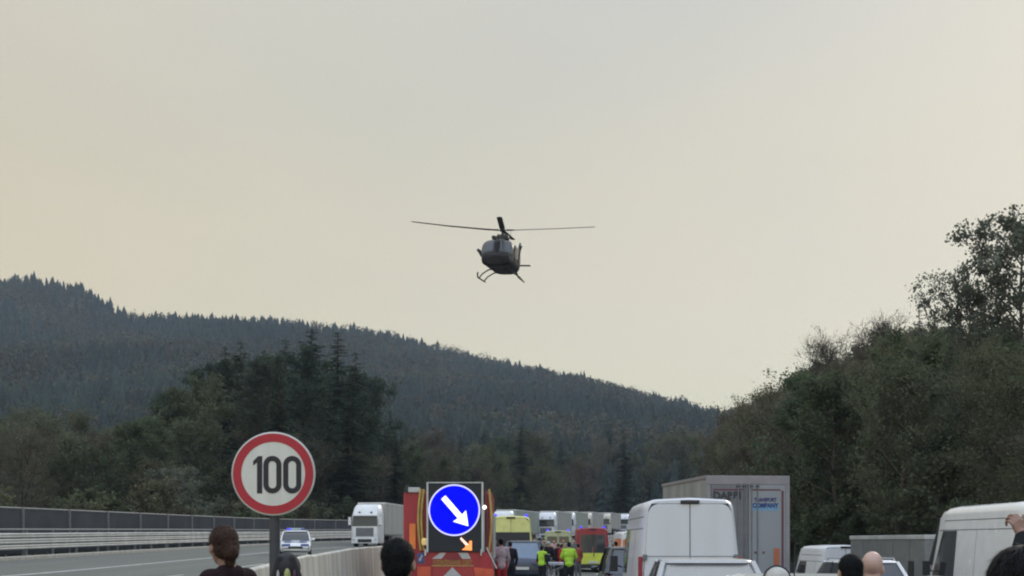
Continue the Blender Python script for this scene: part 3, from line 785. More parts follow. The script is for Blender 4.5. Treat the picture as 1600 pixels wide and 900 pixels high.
pc = make_car('police_car', 'white and blue police car with a roof light bar driving on the empty left carriageway', 'car', (cen(78) - 13.25, 78.6, G(-12.9, 78)), R(180 + 9), W=1.85, H=1.52, L=4.6, paint=M_white, lightbar=True, stripe=mat('police_blue', (.04, .10, .35), .4))

# articulated trucks on the far carriageway
make_semi('curtain_truck', 'white cab curtain side truck driving alone towards the camera on the left carriageway', (-13.0, 113, G(-13, 113)), R(-6.5), 'trucks on the far carriageway', M_curtain)
specs = [(155, -1.35, 'far truck with a wide white roof, leftmost in the distant row behind the yellow ambulance', M_curtaing, R(-14)),
         (172, 4.55, 'far white cab truck, second from left in the distant row', M_curtain, R(-11)),
         (190, 8.0, 'far white cab truck, third from left in the distant row', M_curtaing, R(-11)),
         (208, 11.6, 'far cream cab truck behind the lilac van in the distant row', M_curtain, R(-11.5)),
         (228, 16.2, 'far cream roofed truck, second from the right in the distant row', M_curtain, R(-12)),
         (248, 21.4, 'far truck with a white cab top, rightmost in the distant row', M_curtaing, R(-12))]
M_cream = mat('cream_cab_paint', (.62, .58, .48), .4)
for i, (y, x, lb, m, rz) in enumerate(specs):
    k = {155: 5.55, 172: 5.62, 190: 5.95, 208: 6.2, 228: 6.6, 248: 7.1}[y] - 4.0
    make_semi('distant_truck', lb, (x, y, G(x, y)), rz, 'trucks on the far carriageway', m, detail=False, cabpaint=M_cream if i in (3, 4) else M_white)

# box truck with lettering (rear view, slightly turned)
bt = thing('box_truck', 'grey box truck seen from behind with maroon trimmed doors and company lettering', 'truck', (5.86, 38.5, G(7, 38.5)), R(6))
HB = 3.74 - G(7, 38.5)
b = MB(); b.box(0, 2.55, .04, 6.0, 1.1, HB); bb = b.build('cargo_box', M_boxs, bt, bevel=.02)
b = MB(); b.box(-.02, 2.57, -.0, .1, HB - .24, HB + .03); b.build('top_beam', M_boxframe, bb, bevel=.015)
for x in (-.02, 2.43): b = MB(); b.box(x, x + .14, -.002, .1, .95, HB - .24); b.build('corner_post', M_boxframe, bb, bevel=.01)
b = MB(); b.box(-.03, 2.58, .1, 6.05, HB - .06, HB + .035); b.build('roof_rail', M_boxframe, bb, bevel=.01)
for k in range(5):
    b = MB(); b.box(-.006, .0, .7 + k * 1.1, .73 + k * 1.1, 1.2, HB - .1); b.build('side_rib', M_boxs, bb)
for s, x0, x1 in ((0, .135, 1.255), (1, 1.295, 2.42)):
    b = MB(); b.box(x0, x1, -.02, .03, .98, HB - .25); dr = b.build('rear_door', M_trailer if s == 0 else M_box, bt, bevel=.006)
    for (a, c_, z0, z1) in ((x0 + .06, x1 - .15, HB - .42, HB - .375), (x0 + .06, x0 + .10, 1.1, HB - .42) if s == 0 else (x1 - .12, x1 - .05, 1.1, HB - .42)):
        b = MB(); b.box(a, c_, -.026, -.019, z0, z1); b.build('maroon_seal', M_maroon, dr)
    for xx in ((x1 - .1, x1 - .30) if s == 0 else (x0 + .08, x0 + .26)):
        b = MB(); b.tube([(xx, -.045, .95), (xx, -.045, HB - .2)], .018, 8); b.build('locking_bar', M_galvd, dr)
        b = MB(); b.box(xx - .05, xx + .05, -.06, -.02, HB - .32, HB - .27); b.build('bar_bracket', M_blackp, dr)
text_mesh('DARBI', .30, 'dark_lettering', mat('dark_lettering', (.04, .045, .05), .6), bt, (.62, -.026, HB - .585), width=.86, bold=.018)
text_mesh('TRANSPORT', .15, 'navy_lettering', mat('navy_lettering', (.02, .03, .14), .6), bt, (1.80, -.026, HB - .70), width=.70, bold=.006)
b = MB(); b.box(1.38, 2.20, -.024, -.018, HB - 1.03, HB - .80); b.build('blue_label', mat('pale_blue_film', (.16, .30, .45), .5), bt)
text_mesh('COMPANY', .19, 'navy_lettering_large', MATS['navy_lettering'], bt, (1.80, -.027, HB - .875), width=.80, bold=.008)
for x in (.3, 2.2):
    b = MB(); b.box(x - .16, x + .16, -.03, .05, .70, .88); b.build('tail_light', M_redlens, bt, bevel=.02)
b = MB(); b.box(2.06, 2.24, -.04, -.02, 1.35, 1.85); b.build('orange_reflector', mat('orange_reflector', (.40, .13, .06), .4), bt, bevel=.01)
for x in (1.5, 1.75):
    b = MB(); b.lathe([(.001, -.03), (.035, -.03), (.04, -.02), (.04, .0)], (x, 0, 1.72), 'y', 14); b.build('marker', M_maroon, bt)
b = MB(); b.box(.1, 2.45, .02, .12, .55, .68); b.build('underrun_bar', M_galvd, bt)
b = MB(); b.box(.7, 1.85, .2, 7.8, .75, 1.05); b.build('chassis', M_blackp, bt)
b = MB(); b.loft([[(.05, 6.3, z), (2.5, 6.3, z), (2.5, 7.9 + d, z), (.05, 7.9 + d, z)] for z, d in ((.5, .1), (1.5, .1), (2.6, -.15), (2.75, -.3))]); b.build('cab', M_white, bt, bevel=.05)
for x in (.25, 2.3):
    for yy in (1.2, 7.0): wheel(bt, x, yy, .45, .28)

# grey trailer on the right
gt = thing('grey_trailer', 'low grey closed trailer with a dark hatch beside the bright white van', 'trailer', (12.0 + 1.2, 37.2, G(13, 37.2)), 0)
HG = 1.95 - G(13, 37.2)
b = MB(); b.box(-1.2, 1.2, 0, 8.2, .55, HG); bo = b.build('body', mat('trailer_grey_panel', (.19, .195, .19), .6, var=.15), gt, bevel=.03)
b = MB(); b.box(-1.225, 1.225, -.02, 8.23, HG - .10, HG + .03); b.build('top_rail', M_galv, bo, bevel=.015)
for k in range(4):
    b = MB(); b.box(-1.212, -1.2, 1.4 + k * 1.7, 1.45 + k * 1.7, .6, HG - .1); b.build('side_rib', M_galvd, bo)
b = MB(); b.box(-1.22, -1.2, 1.0, 1.55, .9, HG - .75); b.build('hatch', M_blackp, gt, bevel=.01)
for s in (-1, 1):
    for yy in (2.5, 3.4): wheel(gt, s * 1.05, yy, .36, .22)
b = MB(); b.tube([(-.5, 8.2, .6), (0, 9.6, .5), (.5, 8.2, .6)], .05, 6); b.build('drawbar', M_galvd, gt)

# ------------------------------------------------------------------ arrow board vehicle
FX, FY = -1.82, 36.0; FZ = G(FX, FY)
at = thing('arrow_board_truck', 'red road safety truck carrying a lit blue arrow board above red and white chevrons', 'truck', (FX, FY, FZ))
def zt(py): return 1.8 - (py - 845) / 55.6 - FZ
def xt(px): return (px - 800) / 55.6 - FX
b = MB(); b.box(-1.25, 1.25, .15, 5.2, .55, zt(768)); bd = b.build('body', M_redp, at, bevel=.06)
b = MB(); b.box(-1.2, 1.2, 5.3, 7.2, .45, 2.5); b.build('cab', M_redp, at, bevel=.12)
b = MB(); b.box(-1.1, 1.1, 7.19, 7.22, 1.4, 2.3); b.build('windscreen', M_glass, at)
for s in (-1, 1):
    for yy in (1.1, 6.2): wheel(at, s * 1.08, yy, .46, .28)
    b = MB(); b.box(min(s * 1.255, s * 1.3), max(s * 1.255, s * 1.3), .6, 4.8, 1.2, 2.5); b.build('roller_shutter', M_alu, bd, bevel=.01)
b = MB(); b.box(xt(637), xt(655), .1, .5, zt(769), zt(761)); b.build('roof_equipment', M_alu, bd, bevel=.02)
b = MB(); b.box(xt(632), xt(637), .1, .4, zt(769), zt(758)); b.build('roof_vent', M_blackp, bd, bevel=.02)
# curved ochre guide frames each side of the board
def arcframe(px, dirn):
    q = []
    for k in range(9):
        t = k / 8; bulge = math.sin(t * PI) * .07 * dirn
        q.append((xt(px) + bulge, .06, zt(860) + (zt(764) - zt(860)) * t))
    return q
for px, dn in ((657, -1), (662, -1), (757, 1), (764, 1)):
    b = MB(); b.tube(arcframe(px, dn), .035, 8); b.build('guide_frame', M_ochre if px != 757 else M_maroon, at, smooth=True)
b = MB(); b.box(xt(639), xt(649), .10, .15, zt(858), zt(818)); b.build('orange_reflector', M_orange, at, bevel=.01)
# board
bx0, bx1, bz0, bz1 = xt(669.5), xt(752.5), zt(862), zt(755)
b = MB(); b.box(bx0, bx1, -.10, -.02, bz0, bz1); brd = b.build('board', M_board, at, bevel=.01)
for (a, c_, d, e_) in ((bx0 - .05, bx0, bz0 - .02, bz1 + .03), (bx1, bx1 + .05, bz0 - .02, bz1 + .03), (bx0, bx1, bz1, bz1 + .03)):
    b = MB(); b.box(a, c_, -.12, -.0, d, e_); b.build('board_frame', M_galv, brd, bevel=.008)
cx_, cz_ = xt(710), zt(797); rr_ = 40.3 / 55.6
b = MB(); b.lathe([(.001, -.118), (rr_ * .945, -.118), (rr_ * .945, -.102), (.001, -.102)], (cx_, 0, cz_), 'y', 64); b.build('blue_disc', M_ledblue, brd)
b = MB(); b.lathe([(rr_ * .945, -.122), (rr_, -.122), (rr_, -.102), (rr_ * .945, -.102), (rr_ * .945, -.122)], (cx_, 0, cz_), 'y', 64); b.build('light_ring', M_ledring, brd)
def arrow(mb, tail, tip, w_, hw_, hl, y0, y1, open_=False):
    a = Vector((tail[0], tail[1])); c = Vector((tip[0], tip[1])); d = (c - a).normalized(); n_ = Vector((-d.y, d.x)); L_ = (c - a).length
    k = a + d * (L_ - hl)
    pts = [a + n_ * w_, k + n_ * w_, k + n_ * hw_ - d * (.02), c, k - n_ * hw_ - d * (.02), k - n_ * w_, a - n_ * w_]
    mb.prism([(p.x, p.y) for p in pts], 'y', y0, y1)
b = MB(); arrow(b, (xt(693), zt(777)), (xt(732), zt(822)), .078, .24, .36, -.128, -.119); b.build('white_arrow', M_ledwhite, brd)
b = MB(); b.prism([(xt(720.5), zt(839)), (xt(719), zt(842)), (xt(729), zt(853.5)), (xt(732.5), zt(850.5))][::-1], 'y', -.108, -.1005); b.build('pale_arrow_shaft', M_ledpale, brd)
b = MB(); b.prism([(xt(721.5), zt(859)), (xt(737.5), zt(860)), (xt(737.5), zt(844.5)), (xt(733.5), zt(845)), (xt(732.5), zt(851)), (xt(727.5), zt(852)), (xt(727), zt(855))], 'y', -.112, -.1085); b.build('orange_arrow_head', M_ledor, brd)
# lower tailgate
b = MB(); b.prism([(xt(652), zt(905)), (xt(772), zt(905)), (xt(768), zt(872)), (xt(758), zt(862.5)), (xt(664), zt(862.5)), (xt(652), zt(872))], 'y', -.06, .12)
tg = b.build('tailgate', M_redp, at, bevel=.01)
for q, m, nm in (([(675, 873), (688, 863.5), (697, 863.5), (690, 873)], M_greyw, 'white_chevron'), ([(716, 863.5), (731, 863.5), (736, 873), (722, 873)], M_greyw, 'white_chevron'),
             ([(652, 905), (652, 885), (673, 885), (673, 905)], M_redor, 'orange_panel'), ([(744, 905), (740, 886), (771, 889), (772, 905)], M_redor, 'orange_panel'),
             ([(692, 901), (707, 886), (722, 901)], M_greyw, 'white_chevron'), ([(676, 905), (678, 886), (704, 886), (690, 901), (688, 905)], mat('chevron_red', (.36, .04, .04), .5), 'red_chevron'),
             ([(710, 886), (738, 886), (742, 905), (726, 905), (723, 901)], MATS.get('chevron_red'), 'red_chevron')):
    b = MB(); b.prism([(xt(x), zt(y)) for x, y in q], 'y', -.066, -.061); b.build(nm, m or MATS['chevron_red'], tg)
pts = [(xt(707 + 16 * math.cos(a)), zt(876 - 11 * math.sin(a))) for a in np.linspace(0, PI, 14)]
b = MB(); b.prism(pts, 'y', -.068, -.0625); b.build('arched_plate', mat('arch_red', (.22, .025, .03), .5), tg)
text_mesh('VZDRŽEVANJE CEST', .17, 'ochre_lettering', mat('ochre_lettering', (.30, .20, .05), .6), at, (xt(707), -.0695, zt(879)), width=61 / 55.6, bold=.004)
b = MB(); b.box(xt(675), xt(740), -.067, -.0615, zt(884.5), zt(883)); b.build('pale_strip', M_ochre, tg)
b = MB(); b.box(xt(652), xt(663), -.065, -.0, zt(880), zt(864)); b.build('blue_plate', mat('blue_plate', (.03, .08, .2), .4), tg, bevel=.01)
arr = MB(); arrow(arr, (xt(660), zt(867)), (xt(655), zt(877)), .02, .05, .07, -.068, -.0655); arr.build('plate_arrow', M_greyw, tg)
b = MB(); b.lathe([(.06, -.1), (.08, -.06), (.08, .06), (.05, .09), (.001, .1)], (xt(663), -.06, zt(846)), n=14); b.build('amber_beacon', mat('amber_glass', (.75, .55, .22), .25, emit=.25), at, smooth=True)
b = MB(); b.ell((xt(757), -.1, zt(792.5)), (.055, .04, .055), 14); b.build('work_lamp', M_lampw, at)
for px in (665, 752):
    b = MB(); b.box(xt(px) - .02, xt(px) + .02, -.14, -.05, zt(868), zt(858)); b.build('hinge', M_galv, at, bevel=.005)
b = MB(); b.tube([(xt(756), -.02, zt(795)), (xt(756), -.02, zt(862))], .02, 6); b.build('lamp_pole', M_galv, at)
b = MB(); b.tube([(xt(760), -.02, zt(855)), (xt(776), -.02, zt(888))], .025, 6); b.build('strut', M_galv, at)
b = MB(); b.tube([(xt(768), .02, zt(862)), (xt(762), .02, zt(888))], .025, 6); b.build('strut', M_ochre, at)

# ------------------------------------------------------------------ helicopter
ht = thing('helicopter', 'dark twin engine helicopter with skids hovering nose on above the motorway', 'helicopter', (-.70, 97, 25.35), rot=(R(6.5), R(1.5), R(-6.5)))
def hsec(y, hw_, z0, z1, n=28, e_=3.3):
    q = []
    zc_, hh = (z0 + z1) / 2, (z1 - z0) / 2
    for k in range(n):
        a = 2 * PI * k / n; c, s_ = math.cos(a), math.sin(a)
        q.append((hw_ * math.copysign(abs(c) ** (2 / e_), c), y, zc_ + hh * math.copysign(abs(s_) ** (2 / e_), s_)))
    return q
HS = [(-4.12, .8, -2.92, -2.3), (-3.98, 1.12, -3.0, -2.15), (-3.65, 1.2, -3.03, -2.02), (-3.4, 1.26, -3.04, -1.75), (-3.0, 1.31, -3.05, -1.2), (-2.6, 1.34, -3.05, -.98), (1.6, 1.34, -3.05, -.95), (2.4, 1.1, -3.1, -1.0), (3.2, .6, -2.5, -1.3), (5.5, .38, -2.15, -1.5), (8.6, .2, -1.95, -1.6)]
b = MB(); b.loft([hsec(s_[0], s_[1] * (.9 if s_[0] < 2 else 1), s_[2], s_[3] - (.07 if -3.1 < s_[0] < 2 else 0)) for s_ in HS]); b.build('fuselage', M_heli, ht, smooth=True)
b = MB()
b.loft([hsec(-1.9, .2, -1.12, -.95), hsec(-1.2, .55, -1.1, -.78), hsec(-.5, .60, -1.1, -.70), (hsec(1.8, .62, -1.1, -.75)), hsec(3.0, .4, -1.3, -1.0)]); b.build('engine_cowling', M_helig, ht, smooth=True)
for s in (-1, 1):
    b = MB(); b.loft([hsec(-1.75, .13, -.86, -.60, 12), hsec(-1.0, .17, -.9, -.52, 12)]); o = b.build('air_intake', M_blackp, ht, smooth=True); o.location.x = s * .48
    # cockpit glazing: two windscreens and the side windows
    q = []
    for y, hw_, z0, z1 in ((-3.67, 1.2, -3.03, -2.02), (-3.43, 1.265, -3.04, -1.76), (-3.02, 1.32, -3.05, -1.22), (-2.7, 1.345, -3.05, -1.03)):
        r = []
        for a in np.linspace(R(14), R(87), 14):
            c, s_ = math.cos(a), math.sin(a); zc_, hh = (z0 + z1) / 2, (z1 - z0) / 2
            r.append((s * hw_ * .905 * abs(c) ** (2 / 3.3), y - .02, zc_ + .0 + hh * abs(s_) ** (2 / 3.3)))
        q.append(r)
    b = MB(); b.loft(q, closed=False, caps=False); o = b.build('windscreen', M_heliw, ht, smooth=True)
    md = o.modifiers.new('solid', 'SOLIDIFY'); md.thickness = .02
    for (y0, y1, z0, z1) in ((-2.2, -1.35, -2.35, -1.35), (-1.15, -.2, -2.3, -1.4), (0, 1.0, -2.3, -1.4)):
        b = MB(); b.box(min(s * 1.18, s * 1.23), max(s * 1.18, s * 1.23), y0, y1, z0, z1); b.build('cabin_window', M_heliw, ht, bevel=.02)
    # skid
    sk = MB(); sk.tube([(s * 1.44, -3.05, -3.42), (s * 1.50, -2.8, -3.66), (s * 1.52, -2.4, -3.74), (s * 1.52, 1.5, -3.74)], .055, 10); so_ = sk.build('skid', M_blackp, ht, smooth=True)
    for y in (-1.9, .9):
        sk = MB(); sk.tube([(s * .35, y, -3.05), (s * .8, y, -3.14), (s * 1.25, y, -3.42), (s * 1.52, y, -3.74)], .05, 8); sk.build('cross_tube', M_blackp, so_, smooth=True)
    b = MB(); b.box(min(s * 1.3, s * 1.6), max(s * 1.3, s * 1.6), -1.7, -1.35, -1.75, -1.35) if s > 0 else b.tube([(-1.35, -1.5, -2.1), (-1.52, -1.6, -1.75), (-1.68, -1.7, -1.62)], [.12, .14, .11], 8)
    if s > 0:
        b = MB(); b.tube([(1.36, -1.4, -2.6), (1.5, -1.45, -1.7), (1.55, -1.45, -1.32)], [.05, .06, .13], 8)
    b.build('hoist' if s > 0 else 'searchlight', M_helig, ht, smooth=True)
    b = MB(); b.box(min(s * .2, s * 1.45), max(s * .2, s * 1.45), 6.4, 7.1, -2.02, -1.95); b.build('stabiliser', M_helig, ht, bevel=.02)
b = MB(); b.tube([(0, -3.7, -2.05), (0, -3.45, -1.73), (0, -3.04, -1.15)], .035, 6); b.build('windscreen_post', M_heli, ht)
b = MB(); b.prism([(8.2, -1.9), (8.9, -1.9), (9.6, -.35), (9.1, -.3)], 'x', -.08, .08); b.build('tail_fin', M_heli, ht, bevel=.02)
for k in range(2):
    b = MB(); a = R(35 + 180 * k); b.tube([(.2, 9.3, -.5), (.2, 9.3 + 1.25 * math.cos(a), -.5 + 1.25 * math.sin(a))], [.1, .08], 6, flat=.3); b.build('tail_rotor_blade', M_blade, ht)
# rotor
b = MB(); b.lathe([(.30, -.62), (.34, -.50), (.22, -.42), (.12, -.36), (.10, -.12), (.22, -.1), (.26, .0), (.2, .08), (.05, .12)], n=18); hub = b.build('rotor_mast', M_blackp, ht, smooth=True)
b = MB(); b.lathe([(.40, -1.05), (.42, -.7), (.47, -.5), (.43, -.36), (.001, -.36)], (0, 0, -.0), n=20); b.build('mast_fairing', M_helig, ht, smooth=True)
for ang, tipz in ((182, .62), (3, .28), (275, .05), (90, .1)):
    b = MB(); a = R(ang); d = Vector((math.cos(a), math.sin(a), 0)); nrm = Vector((-d.y, d.x, 0)); secs = []
    for t, ch, th in ((.04, .07, .07), (.10, .09, .06), (.13, .2, .035), (.2, .21, .03), (.6, .20, .026), (.97, .20, .022), (1.0, .12, .015)):
        r = 7.0 * t; z = tipz * (t ** 1.4); tw = R(9 - 7 * t)
        c0 = d * r + Vector((0, 0, z)); q = []
        for k in range(10):
            b_ = 2 * PI * k / 10; u_ = ch * math.cos(b_); v_ = th * math.sin(b_)
            q.append(c0 + nrm * (u_ * math.cos(tw) - v_ * math.sin(tw)) + Vector((0, 0, u_ * math.sin(tw) + v_ * math.cos(tw))))
        secs.append(q)
    b.loft(secs); b.build('rotor_blade', M_blade, hub, smooth=True)
b = MB(); b.tube([(.75, -1.2, -.9), (.75, -1.2, -.1)], .012, 5); b.build('antenna', M_blackp, ht)
b = MB(); b.tube([(0, -2.6, -1.0), (0, -2.9, -.6)], [.05, .02], 6); b.build('wire_cutter', M_blackp, ht)

for s in (-1, 1):
    b = MB(); b.box(min(s * .30, s * .78), max(s * .30, s * .78), 4.56, 4.605, .60, .72); b.build('blue_bumper_stripe', PCS, pc, bevel=.01)
    b = MB(); b.prism([(s * .25, 3.75), (s * .72, 3.70), (s * .66, 4.15), (s * .25, 4.22)], 'z', .885, .925); b.build('blue_bonnet_stripe', PCS, pc)

# ------------------------------------------------------------------ people
def fuse(mb, name, m, parent, voxel, smooth=2, sub=False):
    me = mb.mesh('tmp', [m]); o = bpy.data.objects.new('tmp', me); col.objects.link(o)
    md = o.modifiers.new('r', 'REMESH'); md.mode = 'VOXEL'; md.voxel_size = voxel; md.use_smooth_shade = True
    if smooth:
        ms = o.modifiers.new('s', 'SMOOTH'); ms.factor = .5; ms.iterations = smooth
    dg = bpy.context.evaluated_depsgraph_get(); dg.update()
    n = bpy.data.meshes.new_from_object(o.evaluated_get(dg))
    bpy.data.objects.remove(o); n.name = name
    if not n.materials: n.materials.append(m)
    r = bpy.data.objects.new(name, n); col.objects.link(r); r.parent = parent
    return r
def hand(mb, wrist, d, side, up, curl=.35, k=1.0, spread=.12):
    """palm and five fingers from the wrist along d; side = direction of the thumb; up = back of the hand"""
    d = Vector(d).normalized(); sd_ = (Vector(side) - d * Vector(side).dot(d)).normalized(); u = Vector(up); u = (u - d * u.dot(d) - sd_ * u.dot(sd_)).normalized()
    w0 = Vector(wrist)
    mb.caps(w0 - d * .02 * k, w0 + d * .02 * k, .027 * k, .028 * k, 10)
    for o_, L_ in ((.028, .085), (.009, .09), (-.010, .086), (-.028, .078)):
        mb.caps(w0 + d * .015 * k + sd_ * o_ * .7 * k, w0 + d * L_ * k + sd_ * o_ * k, .015 * k, .0125 * k, 8)
    for i, (o_, b0, ls) in enumerate(((.030, .088, (.040, .026, .020)), (.010, .092, (.044, .030, .022)), (-.010, .088, (.041, .028, .021)), (-.029, .080, (.033, .022, .018)))):
        p = w0 + d * b0 * k + sd_ * o_ * k; ang = 0; dd = (d + sd_ * (o_ / .03) * spread)
        dd.normalize(); r_ = .0095 * k
        for j, L_ in enumerate(ls):
            ang += curl * (1.0 + .25 * j + .08 * i)
            v = dd * math.cos(ang) - u * math.sin(ang)
            q = p + v * L_ * k; mb.caps(p, q, r_, r_ * .9, 8); p = q; r_ *= .92
    p = w0 + d * .03 * k + sd_ * .025 * k; v = (d * .7 + sd_ * .7 - u * .15).normalized(); r_ = .0125 * k
    for L_ in (.04, .032, .026):
        q = p + v * L_ * k; mb.caps(p, q, r_, r_ * .9, 8); p = q; v = (v + d * .35 - u * curl * .5).normalized(); r_ *= .9

def person(label, loc, rotz, Hh=1.72, top=None, trousers=None, hair=None, skin=None, hairstyle='short', pose=None, head_turn=0, head_tilt=0,
           voxel=.011, helmet=None, hat=None, group=None, hand_k=1.0, sleeves='long', tall=1.0, near=True, vest=None, girth=1.0, headw=1.0):
    """faces +y"""
    top = top or cloth('dark', (.02, .02, .025)); trousers = trousers or cloth('navy', (.02, .025, .04)); skin = skin or M_skin
    t = thing('person', label, 'person', loc, rotz, group)
    k = Hh / 1.75
    A = dict(shL=(-.185, 0, 1.43), elL=(-.25, -.01, 1.14), wrL=(-.24, .12, .90), shR=(.185, 0, 1.43), elR=(.25, -.01, 1.14), wrR=(.24, .12, .90),
             hipL=(-.09, 0, .93), knL=(-.10, .02, .50), anL=(-.11, -.02, .09), hipR=(.09, 0, .93), knR=(.11, .02, .50), anR=(.13, -.02, .09), neck=(0, 0, 1.47), head=(0, .015, 1.635), hdL=(0, .1, -1), hdR=(0, .1, -1), thL=(.2, 1, 0), thR=(-.2, 1, 0), upL=(-1, 0, 0), upR=(1, 0, 0), curl=.35)
    if pose: A.update(pose)
    V = {n: Vector(p) * k if n[:2] not in ('hd', 'th', 'up', 'cu') else p for n, p in A.items()}
    b = MB()
    rm = Euler((R(head_tilt), 0, R(head_turn))).to_matrix()
    hc = V['head']
    def H(x, y, z): return hc + rm @ (Vector((x * headw, y, z)) * k)
    b.ell(H(0, -.012, .035), (.077 * k * headw, .096 * k, .088 * k), 20, rot=rm)
    b.ell(H(0, .012, -.02), (.064 * k * headw, .082 * k, .095 * k), 20, rot=rm)
    b.ell(H(0, .045, -.075), (.042 * k, .045 * k, .035 * k), 14, rot=rm)
    b.caps(H(0, .088, .012), H(0, .108, -.022), .011 * k, .015 * k, 8)
    for s in (-1, 1):
        b.ell(H(s * .077, -.005, -.008), (.011 * k, .021 * k, .033 * k), 12, rot=rm)
        b.ell(H(s * .03, .078, .028), (.022 * k, .014 * k, .009 * k), 10, rot=rm)
        b.ell(H(s * .04, .062, -.02), (.024 * k, .022 * k, .024 * k), 10, rot=rm)
    b.caps(V['neck'] - Vector((0, .01, .03)) * k, H(0, -.02, -.05), .062 * k, .052 * k, 14)
    g = girth
    def limbs(mb, inf, arms=True, legs=True, fore=True):
        e = inf
        if arms:
            for s in 'LR':
                mb.caps(V['sh' + s], V['el' + s], .055 * k * g + e, .042 * k * g + e, 12)
                if fore: mb.caps(V['el' + s], V['wr' + s], .042 * k * g + e, .028 * k + e, 12)
        if legs:
            for s in 'LR':
                mb.caps(V['hip' + s], V['kn' + s], .088 * k * g + e, .058 * k * g + e, 14)
                mb.caps(V['kn' + s], V['an' + s], .056 * k * g + e, .038 * k + e, 14)
    def torso(mb, e, low=.92):
        mb.ell(Vector((0, .0, 1.28)) * k, (.165 * k * g + e, .115 * k * g + e, .20 * k + e), 20)
        mb.ell(Vector((0, .0, 1.08)) * k, (.145 * k * g + e, .105 * k * g + e, .20 * k + e), 20)
        mb.caps(V['shL'] * .93 + Vector((0, 0, .1 * k)), V['shR'] * .93 + Vector((0, 0, .1 * k)), .062 * k + e, .062 * k + e, 14)
        mb.caps(Vector((-.05, -.01, 1.46)) * k, Vector((.05, -.01, 1.46)) * k, .055 * k + e, .055 * k + e, 12)
        mb.ell(Vector((0, -.005, low)) * k, (.16 * k * g + e, .12 * k * g + e, .14 * k + e), 20)
    torso(b, 0); limbs(b, 0)
    for s, sg in (('L', 1), ('R', 1)):
        hand(b, V['wr' + s], V['hd' + s], V['th' + s], V['up' + s], A['curl'], k * hand_k)
        an = V['an' + s]; b.caps(an + Vector((0, -.03, -.045)) * k, an + Vector((0, .13, -.055)) * k, .036 * k, .03 * k, 10)
    body = fuse(b, 'body', skin, t, voxel * .7 if near else voxel)
    c = MB(); torso(c, .016); limbs(c, .016, legs=False, fore=(sleeves == 'long')); cl = fuse(c, 'jacket' if sleeves == 'long' else 't_shirt', top, t, voxel)
    c = MB(); c.ell(Vector((0, 0, .95)) * k, (.158 * k * g + .014, .118 * k * g + .014, .13 * k), 20); limbs(c, .02, arms=False); fuse(c, 'trousers', trousers, t, voxel)
    for s in 'LR':
        an = V['an' + s]; c = MB(); c.caps(an + Vector((0, -.035, -.045)) * k, an + Vector((0, .15, -.058)) * k, .046 * k, .036 * k, 12); c.build('shoe', M_blackp, t, smooth=True)
    if vest:
        c = MB(); torso(c, .03, .98); fuse(c, 'vest', vest, t, voxel)
    if hair is not None:
        c = MB()
        if hairstyle == 'short':
            c.ell(H(0, -.020, .045), (.083 * k * headw, .099 * k, .090 * k), 20, rot=rm); c.ell(H(0, -.045, .0), (.074 * k * headw, .07 * k, .085 * k), 18, rot=rm)
        elif hairstyle == 'tied':
            c.ell(H(0, -.016, .045), (.090 * k, .108 * k, .098 * k), 20, rot=rm); c.ell(H(0, -.045, .0), (.084 * k, .085 * k, .095 * k), 18, rot=rm)
            c.ell(H(.0, -.105, -.045), (.05 * k, .05 * k, .05 * k), 16, rot=rm); c.ell(H(.0, -.085, -.09), (.035 * k, .035 * k, .05 * k), 14, rot=rm)
            c.ell(H(-.035, -.05, .05), (.06 * k, .07 * k, .06 * k), 14, rot=rm)
        else:
            c.ell(H(0, -.012, .045), (.094 * k, .110 * k, .100 * k), 20, rot=rm); c.ell(H(0, -.04, .0), (.09 * k, .085 * k, .10 * k), 18, rot=rm)
            rr = random.Random(3)
            for i in range(50):
                a = rr.uniform(0, 2 * PI); el = rr.uniform(-.2, 1.5)
                c.ell(H(.085 * math.cos(a) * math.cos(el), -.02 + .1 * math.sin(a) * math.cos(el), .045 + .09 * math.sin(el)), (.02 * k,) * 3, 8)
        hr = fuse(c, 'hair', hair, t, .006 if near else voxel)
        if near:
            q = MB(); r_ = random.Random(len(label))
            vl = [v for v in hr.data.vertices if r_.random() < .22]
            for v in vl:
                n_ = v.normal; dn = Vector((0, 0, -1)) - n_ * (-n_.z); 
                if dn.length < .05: dn = Vector((0, -1, 0))
                dn.normalize(); sd_ = n_.cross(dn).normalized(); L_ = r_.uniform(.012, .035); lift = r_.uniform(.001, .009)
                p0 = v.co - dn * .004; p1 = v.co + dn * L_ * .6 + n_ * lift; p2 = v.co + dn * L_ + n_ * (lift * 1.6) + sd_ * r_.uniform(-.01, .01)
                w_ = .0018; o0 = len(q.v)
                q.v += [tuple(p0 - sd_ * w_), tuple(p0 + sd_ * w_), tuple(p1 + sd_ * w_ * .7), tuple(p1 - sd_ * w_ * .7), tuple(p2)]
                q.f += [(o0, o0 + 1, o0 + 2, o0 + 3), (o0 + 3, o0 + 2, o0 + 4)]; q.m += [0, 0]
            q.build('hair_strands', hair, hr)
    if near and helmet is None:
        for s in (-1, 1):
            c = MB(); c.ell(H(s * .031, .083, .014), (.012 * k, .009 * k, .007 * k), 10, rot=rm); c.build('eye', M_eye, t, smooth=True)
        c = MB(); c.ell(H(0, .088, -.052), (.024 * k, .012 * k, .008 * k), 12, rot=rm); c.build('mouth', M_lip, t, smooth=True)
